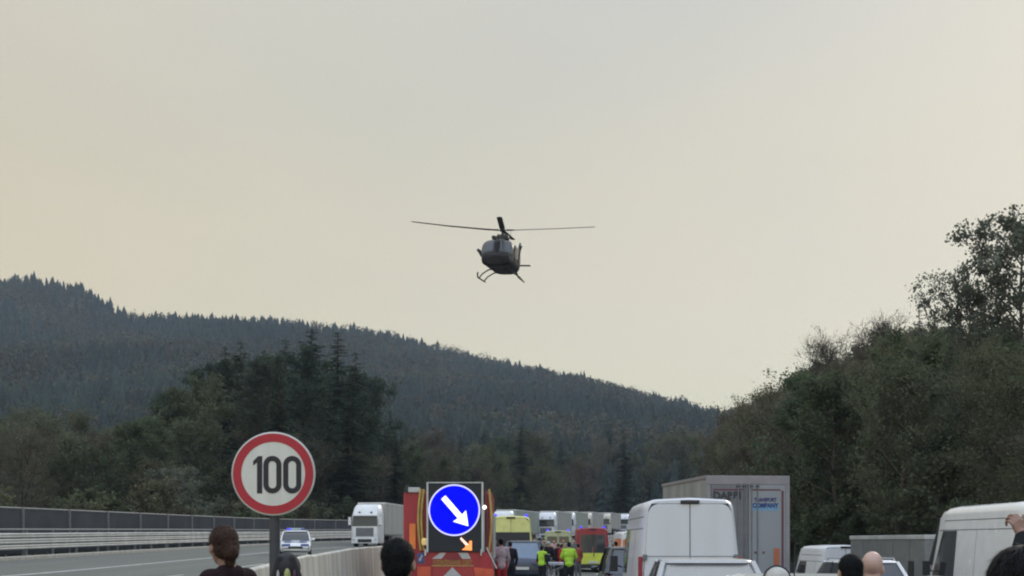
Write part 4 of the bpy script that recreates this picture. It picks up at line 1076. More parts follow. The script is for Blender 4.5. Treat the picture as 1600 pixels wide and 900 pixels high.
    if helmet:
        mk, mv = helmet
        c = MB(); prof = []
        c.ell(H(0, -.005, .035), (.112 * k, .135 * k, .13 * k), 28, rot=rm); c.ell(H(0, .0, -.04), (.112 * k, .13 * k, .12 * k), 24, rot=rm); c.caps(H(-.05, -.1, .12), H(-.10, -.09, -.06), .03 * k, .03 * k, 8); c.caps(H(.05, -.1, .12), H(.11, -.09, -.06), .03 * k, .03 * k, 8)
        hl = fuse(c, 'helmet', mk, t, .008)
        c = MB(); c.ell(H(.012, -.085, -.005), (.035 * k, .062 * k, .085 * k), 20, rot=rm); c.ell(H(.0, -.10, -.07), (.045 * k, .05 * k, .04 * k), 14, rot=rm); c.build('yellow_patch', mv, hl, smooth=True)
        c = MB(); c.ell(H(-.06, -.085, -.02), (.018 * k, .045 * k, .07 * k), 20, rot=rm); c.build('grey_highlight', M_greyw, hl, smooth=True)  # highlight on the dark helmet, shaped as a pale grey patch
        c = MB(); c.ell(H(.07, -.085, -.02), (.022 * k, .045 * k, .075 * k), 20, rot=rm); c.build('purple_patch', mat('purple_film', (.08, .03, .06), .4), hl, smooth=True)
    if hat:
        c = MB(); c.ell(H(0, -.008, .05), (.088 * k, .106 * k, .085 * k), 24, rot=rm); ho = fuse(c, 'cap', hat[0], t, .006)
        c = MB()
        q = [H(.097 * math.cos(a), -.012, .045 + .098 * math.sin(a)) for a in np.linspace(R(-10), R(190), 22)]
        c.tube(q, .006, 6); c.build('cap_band', hat[1], ho, smooth=True)
        c = MB(); c.ell(H(0, .10, .03), (.065 * k, .06 * k, .008 * k), 16, rot=rm); c.build('peak', hat[0], ho, smooth=True)
    return t
def at_px(px, Y): return ((px - 800) * Y / 2000., Y)
def pl(px, Y):
    x, y = at_px(px, Y); return (x, y, G(x, y))
def hh(px, py, Y):
    x, y = at_px(px, Y); return 1.8 - (py - 845) * Y / 2000. - G(x, y)

person('woman with brown hair and a dark maroon top standing left of the speed sign', pl(357, 8.4), R(62), Hh=hh(357, 828, 8.4) * 1.0, top=cloth('dark_maroon', (.018, .009, .011)),
       hair=M_hairb, skin=M_skind, hairstyle='tied', head_turn=-22, head_tilt=-6, voxel=.010, pose=dict(head=(.0, .045, 1.64)), headw=1.08)
person('man with short black hair standing in front of the arrow board truck', pl(621.5, 6.6), R(-6), Hh=hh(621, 846, 6.6), top=cloth('black', (.012, .013, .015)), hair=M_hairk, hairstyle='short', headw=1.05, voxel=.010)
person('person wearing a dark helmet with yellow green patches below the speed sign', pl(448, 9.4), R(5), Hh=hh(448, 867, 9.4) * .985, top=cloth('dark', (.02, .02, .025)), helmet=(mat('dark_helmet', (.02, .02, .023), .75), mat('helmet_yellow', (.38, .42, .16), .5)), voxel=.010)
person('man with dark cropped hair beside the bald man, in front of the grey trailer', pl(1329, 9.0), R(8), Hh=hh(1329, 869, 9.0), top=cloth('black', (.012, .013, .015)), hair=M_hairk, voxel=.010)
person('bald man with a pale shirt collar beside the dark haired man', pl(1363, 9.4), R(-14), Hh=hh(1363, 863, 9.4), top=cloth('lilac', (.40, .38, .44)), hair=None, skin=mat('pale_skin', (.50, .33, .27), .45, var=.08, scale=10), voxel=.010, headw=.95)
person('person in a pale cap with thin dark band before the cream white car', pl(1214, 8.6), R(4), Hh=hh(1214, 890, 8.6), top=cloth('grey', (.12, .12, .13)), hat=(cloth('pale', (.50, .49, .45)), M_blackp), hair=None, voxel=.010)
# tall man at the right edge, hand raised to the side of his head
px_, Y_ = 1694, 7.7
person('man in black at the right edge holding his left hand up high', pl(px_, Y_), R(0), Hh=1.86, top=cloth('black', (.012, .013, .015)), hair=M_hairk, sleeves='long', voxel=.007, skin=M_skind, girth=1.3,
       pose=dict(shL=(-.21, 0, 1.48), elL=(-.34, .10, 1.64), wrL=(-.23, .30, 1.85), hdL=(-.35, .1, 1.0), thL=(.9, .3, .3), upL=(.5, -.85, 0.2), curl=.62), hand_k=1.08)

person('person with black hair standing closest to the camera in the bottom right corner', pl(1596, 3.3), R(6), Hh=hh(1596, 863, 3.3), top=cloth('black', (.012, .013, .015)), hair=M_hairk, voxel=.010)
# medics and onlookers at the ambulances
white_c = cloth('white', (.50, .50, .52)); red_c = cloth('red', (.36, .03, .035)); hv = cloth('fluorescent', (.38, .62, .06)); dk = cloth('dark', (.02, .02, .025)); mar = cloth('maroon', (.035, .014, .018))
gcy = 'people around the stretcher'
gy_ = cloth('grey', (.12, .12, .13)); ol = cloth('olive', (.16, .17, .12)); pk = cloth('pinkish', (.40, .26, .24))
def far_person(label, px, py, Y, rz, **kw):
    return person(label, pl(px, Y), R(rz), Hh=max(1.55, min(1.92, hh(px, py, Y))), voxel=.022, near=False, group=gcy, **kw)
far_person('medic in a pale jacket with red trousers beside the arrow board truck', 783, 842, 42, 15, top=cloth('pale_red', (.42, .34, .36)), trousers=red_c, hair=M_hairk)
far_person('person in dark clothes standing just left of the medic in red trousers', 772, 840, 44, -30, top=dk, trousers=gy_, hair=M_hairk)
far_person('police officer in a fluorescent yellow green jacket and dark trousers', 889, 847, 50, 3, top=hv, trousers=dk, hair=M_hairk, vest=None, girth=1.22,
           pose=dict(elL=(-.29, .06, 1.17), wrL=(-.17, .24, 1.10), elR=(.29, .06, 1.17), wrR=(.17, .24, 1.10)))
far_person('helper in a pale grey top left of the stretcher', 842, 845, 57, -70, top=white_c, trousers=gy_, hair=M_hairb)
far_person('helper in a dark jacket and white cap leaning over the stretcher', 857, 846, 58, -20, top=dk, trousers=gy_, hat=(white_c, M_blackp), hair=None)
far_person('helper in a maroon top behind the stretcher', 872, 849, 61, 40, top=mar, trousers=dk, hair=M_hairb)
far_person('onlooker in a pale pink top behind the stretcher, left of the officer', 866, 842, 64, 170, top=pk, trousers=dk, hair=M_hairb)
far_person('onlooker in an olive jacket behind the stretcher', 850, 842, 66, 180, top=ol, trousers=dk, hair=M_hairk)
far_person('onlooker in grey close to the left side of the red ambulance', 898, 842, 68, 150, top=gy_, trousers=dk, hair=M_hairk)
far_person('person in dark blue between the red ambulance and the black car', 962, 846, 55, 30, top=cloth('navy', (.02, .025, .04)), trousers=dk, hair=M_hairk)
far_person('person in a black coat between the pale ambulance and the people carrier', 797, 846, 46, 10, top=dk, trousers=dk, hair=M_hairk)
far_person('helper with a red jacket beside the stretcher head end', 878, 850, 56, -60, top=red_c, trousers=dk, hair=M_hairb)
far_person('onlooker in a white shirt behind the stretcher close to the people carrier', 835, 841, 68, 190, top=white_c, trousers=dk, hair=M_hairb)
far_person('onlooker in a beige coat at the rear of the pale green ambulance', 880, 842, 70, 185, top=cloth('beige', (.30, .26, .2)), trousers=dk, hair=M_hairb)
far_person('medic in a fluorescent vest bending at the near end of the stretcher', 847, 853, 50, -40, top=dk, vest=hv, trousers=dk, hair=M_hairk)
far_person('person in a pale blue shirt at the right side of the red ambulance', 957, 845, 66, 160, top=cloth('pale_blue', (.25, .32, .42)), trousers=dk, hair=M_hairb)
far_person('person in red and grey clothing left of the red ambulance door', 903, 850, 60, 30, top=cloth('brick', (.25, .06, .05)), trousers=gy_, hair=M_hairk)
# stretcher
sx_, sy_ = at_px(858, 52); stz = thing('stretcher', 'white wheeled stretcher standing between the people carrier and the officer', 'stretcher', (sx_, sy_, G(sx_, sy_)), R(72))
b = MB(); b.box(-.30, .30, -.95, .95, .82, .90); b.build('mattress', cloth('white', (.5, .5, .52)), stz, bevel=.03)
b = MB(); b.box(-.28, .28, .35, .97, .90, .98); b.build('pillow', cloth('lilac', (.40, .38, .44)), stz, bevel=.035)
b = MB()
for s in (-1, 1):
    b.tube([(s * .31, -1.0, .80), (s * .31, 1.0, .80)], .018, 6); b.tube([(s * .29, -.8, .80), (s * .25, .7, .14)], .016, 6); b.tube([(s * .29, .8, .80), (s * .25, -.7, .14)], .016, 6)
b.tube([(-.31, -1, .8), (.31, -1, .8)], .018, 6); b.tube([(-.31, 1, .8), (.31, 1, .8)], .018, 6); b.build('frame', M_alu, stz, smooth=True)
for s in (-1, 1):
    for yy in (-.7, .7):
        b = MB(); b.lathe([(.03, -.02), (.1, -.02), (.1, .02), (.03, .02)], (s * .26, yy, .10), 'x', 16); b.build('castor', M_rubber, stz)

# ------------------------------------------------------------------ trees
def fol(name, rgb, **kw): return mat(name, rgb, 0.85, var=0.45, scale=0.55, rand=0.25, spec=0.15, trans=0.35, **kw)
F_dark = fol('dark_green_foliage', (.088, .108, .062)); F_olive = fol('olive_foliage', (.108, .114, .070)); F_brown = fol('brown_bud_foliage', (.118, .105, .080))
F_con = fol('conifer_needles', (.052, .072, .050)); F_pale = fol('pale_green_foliage', (.13, .15, .115)); F_bare = fol('bare_twigs', (.11, .095, .08))

def leaves_mesh(name, pts, nrm_r, m, size, rng, aspect=1.5):
    """many small two-triangle leaves at the points"""
    n = len(pts); P_ = np.array(pts)
    a = rng.normal(size=(n, 3)); a /= np.linalg.norm(a, axis=1)[:, None]
    b_ = rng.normal(size=(n, 3)); b_ -= a * (a * b_).sum(1)[:, None]; b_ /= np.linalg.norm(b_, axis=1)[:, None]
    s = size * rng.uniform(.6, 1.4, (n, 1))
    v = np.empty((n, 4, 3)); v[:, 0] = P_ - a * s * aspect * .5; v[:, 1] = P_ + b_ * s * .5; v[:, 2] = P_ + a * s * aspect * .5; v[:, 3] = P_ - b_ * s * .5
    me = bpy.data.meshes.new(name); me.vertices.add(n * 4); me.vertices.foreach_set('co', v.ravel())
    me.loops.add(n * 4); me.loops.foreach_set('vertex_index', np.arange(n * 4))
    me.polygons.add(n); me.polygons.foreach_set('loop_start', np.arange(n) * 4); me.polygons.foreach_set('loop_total', np.full(n, 4))
    me.update(calc_edges=True); me.materials.append(m); return me

def grow(seed, h=16, spread=.30, base=.18, nl=20, leaf=5000, size=.20, clump=.75, m=F_dark, bark=M_bark, top_h=1.0, twigs=0, lean=0.0, droop=0.0):
    r = random.Random(seed); rng = np.random.default_rng(seed)
    tb = MB(); n = 9; trunk = []
    x = y = 0
    for i in range(n):
        t = i / (n - 1); trunk.append(Vector((x + lean * t * h, y, t * h * .93))); x += r.uniform(-.02, .02) * h; y += r.uniform(-.02, .02) * h
    def tp(t): 
        f = t * (n - 1); i = min(int(f), n - 2); return trunk[i].lerp(trunk[i + 1], f - i)
    tr = h * .016
    tb.tube([p - Vector((0, 0, .4 if i == 0 else 0)) for i, p in enumerate(trunk)], [tr * (1.25 if i == 0 else 1) * (1 - .88 * i / (n - 1)) for i in range(n)], 8)
    ends = []
    for j in range(nl):
        t = base + (0.97 - base) * (j + r.random()) / nl
        a = j * 2.4 + r.uniform(-.5, .5); p = tp(t)
        prof = math.sin(PI * min(1, max(.08, (t - base) / (1 - base) * .82 + .16))) ** .7
        L = h * spread * prof * r.uniform(.7, 1.25); up = .35 + .9 * t - droop
        d = Vector((math.cos(a), math.sin(a), up * r.uniform(.6, 1.2))).normalized(); q = [p]; cur = p; 
        for s in range(4):
            d = (d + Vector((r.uniform(-.22, .22), r.uniform(-.22, .22), r.uniform(-.05, .22)))).normalized()
            cur = cur + d * L / 4; q.append(cur)
        tb.tube(q, [tr * .42 * (1 - t * .5) * (1 - .85 * s / 4) for s in range(5)], 5)
        for s in range(1, 5):
            for _ in range(3 if s > 1 else 1):
                d2 = (d + Vector((r.uniform(-1, 1), r.uniform(-1, 1), r.uniform(-.3, .9)))).normalized()
                L2 = L * r.uniform(.18, .42); e1 = q[s] + d2 * L2
                tb.tube([q[s], q[s].lerp(e1, .5) + Vector((0, 0, .04 * L2)), e1], [tr * .12, tr * .08, tr * .03], 4)
                ends.append((q[s], e1))
    tw = []
    pts = []
    if twigs:
        # fine bare twigs, thin slivers
        for k in range(twigs):
            a_, e_ = r.choice(ends); b0 = a_.lerp(e_, r.random()); dd = (e_ - a_).normalized() + Vector((r.gauss(0, .6), r.gauss(0, .6), r.gauss(.35, .5)))
            dd.normalize(); L_ = r.uniform(.5, 1.3) * h / 16; e1 = b0 + dd * L_; nn = dd.cross(Vector((r.gauss(0, 1), r.gauss(0, 1), r.gauss(0, 1)))).normalized() * .016 * h / 16 * 1.2
            tw.append((b0 - nn, b0 + nn, e1))
            ends.append((b0, e1)) if k < twigs // 3 else None
    centres = []
    for a_, e_ in ends:
        centres.append((e_, clump * r.uniform(.6, 1.2)));
        if r.random() < .5: centres.append((a_.lerp(e_, .5), clump * .7))
    per = max(1, leaf // len(centres)) if leaf else 0
    for c, rad in centres:
        if per == 0: break
        kk = max(1, int(per * r.uniform(.4, 1.6))); g = rng.normal(size=(kk, 3)) * rad * .45; g[:, 2] *= .75
        pts.extend((np.array(c) + g).tolist())
    if leaf: me = leaves_mesh('crown', pts, 0, m, size, rng)
    else:
        me = bpy.data.meshes.new('crown'); me.materials.append(m)
    if tw:
        bm = bmesh.new(); bm.from_mesh(me)
        for a_, b_, c_ in tw:
            bm.faces.new([bm.verts.new(a_), bm.verts.new(b_), bm.verts.new(c_)])
        bm.to_mesh(me); bm.free()
    zmax = max(v.co.z for v in me.vertices)
    return tb.mesh('trunk', bark), me, zmax

def conifer(seed, h=20, spread=.17, m=F_con, levels=50, dens=1.0, base=.06, ragged=.4):
    r = random.Random(seed); rng = np.random.default_rng(seed); tb = MB()
    tb.tube([(0, 0, -.5), (0, 0, h * .5), (0, 0, h)], [h * .013, h * .008, .02], 8)
    vs = []; fs = []
    for i in range(levels):
        t = base + (1 - base) * (i + r.random() * .5) / levels
        L = h * spread * (1 - t) ** .8 * r.uniform(1 - ragged, 1 + ragged) + .25
        for k in range(r.randint(5, 8)):
            if r.random() > dens: continue
            a = r.uniform(0, 2 * PI); Lk = L * r.uniform(.65, 1.15); d = Vector((math.cos(a), math.sin(a), 0)); n_ = Vector((-d.y, d.x, 0)); z0 = h * (t + r.uniform(-.02, .02))
            dr = .18 + .25 * (1 - t)
            def pt(s): return Vector((0, 0, z0)) + d * Lk * s + Vector((0, 0, -dr * Lk * s + .18 * Lk * s * s))
            ns = 6
            for s in range(ns):
                s0 = s / ns; c = pt((s + .5) / ns); wd = Lk * .30 * (1 - s0 * .75) + .06
                for sg in (-1, 1):
                    o = len(vs); tip = c + n_ * sg * wd * r.uniform(.7, 1.2) + d * Lk * .14 + Vector((0, 0, -.12 * wd + r.uniform(-.1, .06)))
                    vs += [pt(s0), pt(min(1, s0 + .2)), tip]; fs.append((o, o + 1, o + 2))
                o = len(vs); vs += [pt(s0), pt(min(1.04, s0 + .22)), c + Vector((r.uniform(-.1, .1), r.uniform(-.1, .1), -.28 * wd - .05))]; fs.append((o, o + 1, o + 2))
    me = bpy.data.meshes.new('crown'); me.from_pydata([tuple(v) for v in vs], [], fs); me.materials.append(m)
    return tb.mesh('trunk', M_bark), me, h

KINDS = {
    'dark': [grow(s, 15, .30, .10, 26, 15000, .15, .8, F_dark) for s in (11, 12, 13)],
    'olive': [grow(s, 15, .27, .12, 26, 11000, .135, .8, F_olive, twigs=1500) for s in (21, 22, 23)],
    'brown': [grow(s, 15, .25, .12, 26, 6500, .10, .8, F_brown, twigs=3600) for s in (31, 32, 33)],
    'bare': [grow(s, 14, .22, .22, 26, 900, .09, .6, F_bare, M_barkg, twigs=5000) for s in (41, 42)],
    'pale': [grow(s, 15, .30, .22, 28, 11500, .145, .62, F_pale, M_barkg) for s in (51, 52)] + [grow(53, 15, .38, .30, 32, 12500, .14, .62, F_pale, M_barkg)],
    'conifer': [conifer(s, 20, sp, F_con) for s, sp in ((61, .19), (62, .23), (63, .16))],
    'pine': [grow(s, 20, .20, .10, 34, 15000, .17, .75, F_con) for s in (81, 82)] + [grow(83, 20, .24, .15, 30, 15000, .17, .8, F_con)],
    'shrub': [grow(s, 5, .42, .03, 20, 5000, .15, .45, F_dark) for s in (71, 72)] + [grow(73, 5, .42, .03, 20, 4200, .14, .45, F_olive, twigs=800)],
}
def tree(kind, vi, X, Y, h, label, cat='tree', group=None, name=None, rng=random, wide=1.0):
    tm, cm, z = KINDS[kind][vi % len(KINDS[kind])]
    s = h / z; ws = s * wide
    nm = name or {'conifer': 'conifer_tree', 'pine': 'pine_tree', 'shrub': 'shrub', 'bare': 'bare_tree'}.get(kind, 'deciduous_tree')
    t = thing(nm, label, cat, (X, Y, T(X, Y) - .05), rng.uniform(0, 2 * PI), group)
    t.scale = (ws, ws, s)
    for me, n_ in ((tm, 'trunk'), (cm, 'crown')):
        o = bpy.data.objects.new(n_, me); col.objects.link(o); o.parent = t
    return t

# right-hand wooded bank: tree tops follow the skyline of the bank
sil_x = [1000, 1090, 1110, 1150, 1180, 1230, 1270, 1320, 1370, 1400, 1440, 1470, 1600, 1900]
sil_y = [700, 672, 655, 632, 612, 578, 560, 543, 512, 496, 500, 500, 500, 495]
rr = random.Random(5); cnt = 0
pts = []; tries = 0
def far_enough(x, y, d):
    return all((x - a) ** 2 + (y - b) ** 2 > d * d for a, b in pts)
while cnt < 235 and tries < 9000:
    tries += 1
    Y = 36 + 200 * rr.random() ** 1.15; u = 16.5 + 26 * rr.random(); X = cen(Y) + u
    px = 800 + X / Y * 2000
    if px > 1720 or px < 960: continue
    sp_ = 2.7 + Y * .008
    if not far_enough(X, Y, sp_): continue
    ys_ = float(np.interp(px, sil_x, sil_y)) + rr.uniform(-4, 26) + (rr.random() < .3) * rr.uniform(0, 50)
    ztop = 1.8 + (845 - ys_) * Y / 2000.
    h = ztop - T(X, Y)
    if h < 4.2: continue
    h = min(h, rr.uniform(13, 19))
    q = rr.random()
    if px < 1260: kind = 'brown' if q < .68 else ('olive' if q < .93 else 'dark')
    elif px < 1420: kind = 'dark' if q < .28 else ('brown' if q < .62 else ('olive' if q < .9 else 'conifer'))
    else: kind = 'dark' if q < .42 else ('olive' if q < .76 else 'brown')
    pts.append((X, Y)); cnt += 1
    zone = [n_ for lim, n_ in ((1110, 'behind the grey white van'), (1240, 'behind the box truck'), (1340, 'above the small van'), (1450, 'above the grey trailer'), (9999, 'above the bright white van')) if px < lim][0]
    ds = ys_ - float(np.interp(px, sil_x, sil_y)); ht_ = 'at the skyline' if ds < 10 else ('below the skyline' if ds < 30 else 'low on the bank')
    near_ = 'front' if u < 24 else 'rear'
    lab = {'brown': 'brown sparsely leaved tree in the wood on the right bank', 'olive': 'olive green budding tree in the wood on the right bank', 'dark': 'dark green leafy tree in the wood on the right bank',
           'conifer': 'dark conifer standing among the leafy trees of the right bank'}[kind]
    lb_ = {'brown': 'sparse brown', 'olive': 'olive green', 'dark': 'dark green', 'conifer': 'dark conifer'}[kind] + ' tree ' + zone + ', ' + ht_ + ', ' + near_
    tree(kind, rr.randrange(3), X, Y, h, lb_, group=lb_, rng=rr, wide=rr.uniform(.85, 1.1) * (1.35 if h < 7 else 1))
for i in range(52):
    Y = 38 + i * 3.3 + rr.uniform(-1, 1); X = cen(Y) + rr.uniform(14.6, 17.5)
    tree('shrub', rr.randrange(3), X, Y, rr.uniform(2.6, 5.0), 'dense green shrub at the foot of the right bank', 'shrub', 'shrubs along the foot of the right bank', rng=rr, wide=1.1)
def tree_at(kind, vi, px, py, Y, label, wide=1.0, group=None, rz=None, name=None):
    X = (px - 800) * Y / 2000.; h = 1.8 + (845 - py) * Y / 2000. - T(X, Y)
    t = tree(kind, vi, X, Y, h, label, rng=rr, wide=wide, group=group, name=name)
    if rz is not None: t.rotation_euler.z = rz
    return t
tree_at('pale', 0, 1604, 312, 72, 'tallest tree at the right edge, airy pale green crown against the sky', 1.0, name='tall_tree')
tree_at('pale', 2, 1526, 380, 74, 'airy pale green tree just left of the tallest one, crown against the sky', .85, name='tall_tree')
tree_at('bare', 0, 1290, 494, 100, 'thin leafless tree sticking up from the skyline of the right bank', .85)
tree_at('conifer', 2, 1436, 474, 84, 'narrow pointed spruce on the skyline of the right bank', .75)
tree_at('bare', 1, 1398, 468, 86, 'leafless brownish tree on the skyline left of the narrow spruce', 1.0)

# left and middle wood in front of the mountain
slx = [-150, 0, 60, 120, 200, 250, 300, 345, 362, 380, 398, 415, 440, 462, 490, 508, 528, 548, 575, 600, 620, 700, 800, 900, 1000, 1100, 1200]
sly = [610, 612, 602, 612, 640, 612, 578, 545, 552, 528, 560, 545, 552, 562, 518, 545, 520, 552, 585, 625, 660, 690, 690, 690, 680, 665, 690]
lft = random.Random(9); pts = []; cnt = 0; tries = 0
while cnt < 215 and tries < 9000:
    tries += 1
    Y = 118 + 230 * lft.random() ** .8; px = lft.uniform(-160, 1130); X = (px - 800) * Y / 2000.
    u = X - cen(Y)
    if -25.5 < u < 17: continue
    if u > 0 : continue
    if not far_enough(X, Y, 4.2): continue
    ys_ = float(np.interp(px, slx, sly)) + lft.uniform(-6, 30) + (lft.random() < .5) * lft.uniform(0, 70)
    if 60 < px < 250 or px > 640: ys_ += lft.uniform(0, 30)
    h = 1.8 + (845 - ys_) * Y / 2000. - T(X, Y)
    if h < 6: continue
    q = lft.random()
    if px < 190: kind = 'olive' if q < .5 else ('brown' if q < .8 else 'dark')
    elif px < 370: kind = 'dark' if q < .7 else ('pine' if q < .93 else 'olive')
    elif px < 600: kind = ('pine' if lft.random() < .38 else 'conifer') if (ys_ < 640) else ('dark' if q < .5 else ('olive' if q < .75 else 'brown'))
    else: kind = 'brown' if q < .3 else ('olive' if q < .52 else ('dark' if q < .68 else 'conifer'))
    h = min(h, 31 if kind in ('conifer', 'pine') else 24)
    if kind not in ('conifer', 'pine') and h > 20 and lft.random() < .5: h *= .85
    pts.append((X, Y)); cnt += 1
    side = [n_ for lim, n_ in ((70, 'at the left edge'), (210, 'above the fence'), (362, 'just left of the speed sign'), (495, 'behind the speed sign'), (640, 'above the lone white truck'), (765, 'behind the arrow board'), (880, 'above the yellow ambulance'), (990, 'above the red ambulance'), (9999, 'behind the grey white van')) if px < lim][0]
    side += ', ' + ('near and tall' if h > 17 and Y < 220 else 'near and low' if Y < 220 else 'far and tall' if h > 17 else 'far and low')
    lab = {'brown': 'brown budding tree ', 'olive': 'olive green tree ', 'dark': 'dark leafy tree ', 'conifer': 'pointed dark spruce ', 'pine': 'broad dark pine '}[kind] + side
    tree(kind, lft.randrange(3), X, Y, h, lab, group=lab, rng=lft, wide=lft.uniform(.8, 1.1) if kind != 'conifer' else lft.uniform(.85, 1.15))
for i in range(46):
    Y = 60 + i * 5.2 + lft.uniform(-1, 1); X = cen(Y) - lft.uniform(25, 30)
    tree('shrub', lft.randrange(3), X, Y, lft.uniform(4.0, 7.5), 'dense shrub behind the dark parapet fence', 'shrub', 'shrubs behind the parapet fence', rng=lft, wide=1.1)

for px_t, py_t, Y_t, wd in ((352, 540, 168, 1.1), (376, 531, 172, 1.0), (412, 545, 178, 1.1), (447, 530, 170, 1.2), (487, 512, 176, 1.25), (528, 518, 172, 1.3), (556, 548, 170, 1.1)):
    tree_at('conifer', px_t % 3, px_t, py_t, Y_t, 'tall dark spruce rising behind the speed sign', wd, group='tall dark spruces behind the speed sign')

for kd, px_t, py_t, Y_t, wd in (('olive', 408, 648, 140, 1.2), ('olive', 452, 655, 146, 1.2), ('brown', 505, 668, 150, 1.2), ('olive', 548, 684, 156, 1.1), ('brown', 592, 694, 162, 1.1), ('pale', 282, 722, 112, 1.2), ('olive', 236, 700, 118, 1.2), ('brown', 40, 640, 118, 1.2), ('olive', 110, 655, 122, 1.2), ('olive', 168, 668, 126, 1.2), ('olive', 738, 705, 205, 1.2), ('olive', 850, 718, 215, 1.2), ('brown', 905, 708, 225, 1.2), ('conifer', 815, 662, 235, 1.2), ('conifer', 975, 672, 290, 1.2)):
    tree_at(kd, px_t % 3, px_t, py_t, Y_t, {'olive': 'olive green tree', 'brown': 'brown budding tree', 'pale': 'pale bushy tree', 'conifer': 'lone dark spruce'}[kd] + ' in the first row of the wood', wd, group='trees in the first row of the wood')

vr_ = random.Random(77); pts = []; nv = 0; tries = 0
while nv < 62 and tries < 4000:
    tries += 1
    Y_t = vr_.uniform(338, 395) if vr_.random() < .7 else vr_.uniform(230, 330); px_t = vr_.uniform(610, 1130); X_t = (px_t - 800) * Y_t / 2000.
    if Y_t < 338 and X_t - cen(Y_t) > -26: continue
    if not far_enough(X_t, Y_t, 4.5): continue
    py_t = vr_.uniform(655, 735); h_ = 1.8 + (845 - py_t) * Y_t / 2000. - T(X_t, Y_t)
    if h_ < 7: continue
    pts.append((X_t, Y_t)); nv += 1; q = vr_.random(); kd = 'conifer' if q < .38 else 'dark' if q < .6 else 'olive' if q < .82 else 'brown'
    lb_ = {'olive': 'olive green tree', 'brown': 'brown budding tree', 'dark': 'dark leafy tree', 'conifer': 'dark spruce'}[kd] + ' at the valley end ' + ('above the yellow ambulance' if px_t < 870 else 'above the red ambulance' if px_t < 990 else 'behind the grey white van')
    tree(kd, vr_.randrange(3), X_t, Y_t, min(h_, 25), lb_, group=lb_, rng=vr_, wide=vr_.uniform(.9, 1.25))

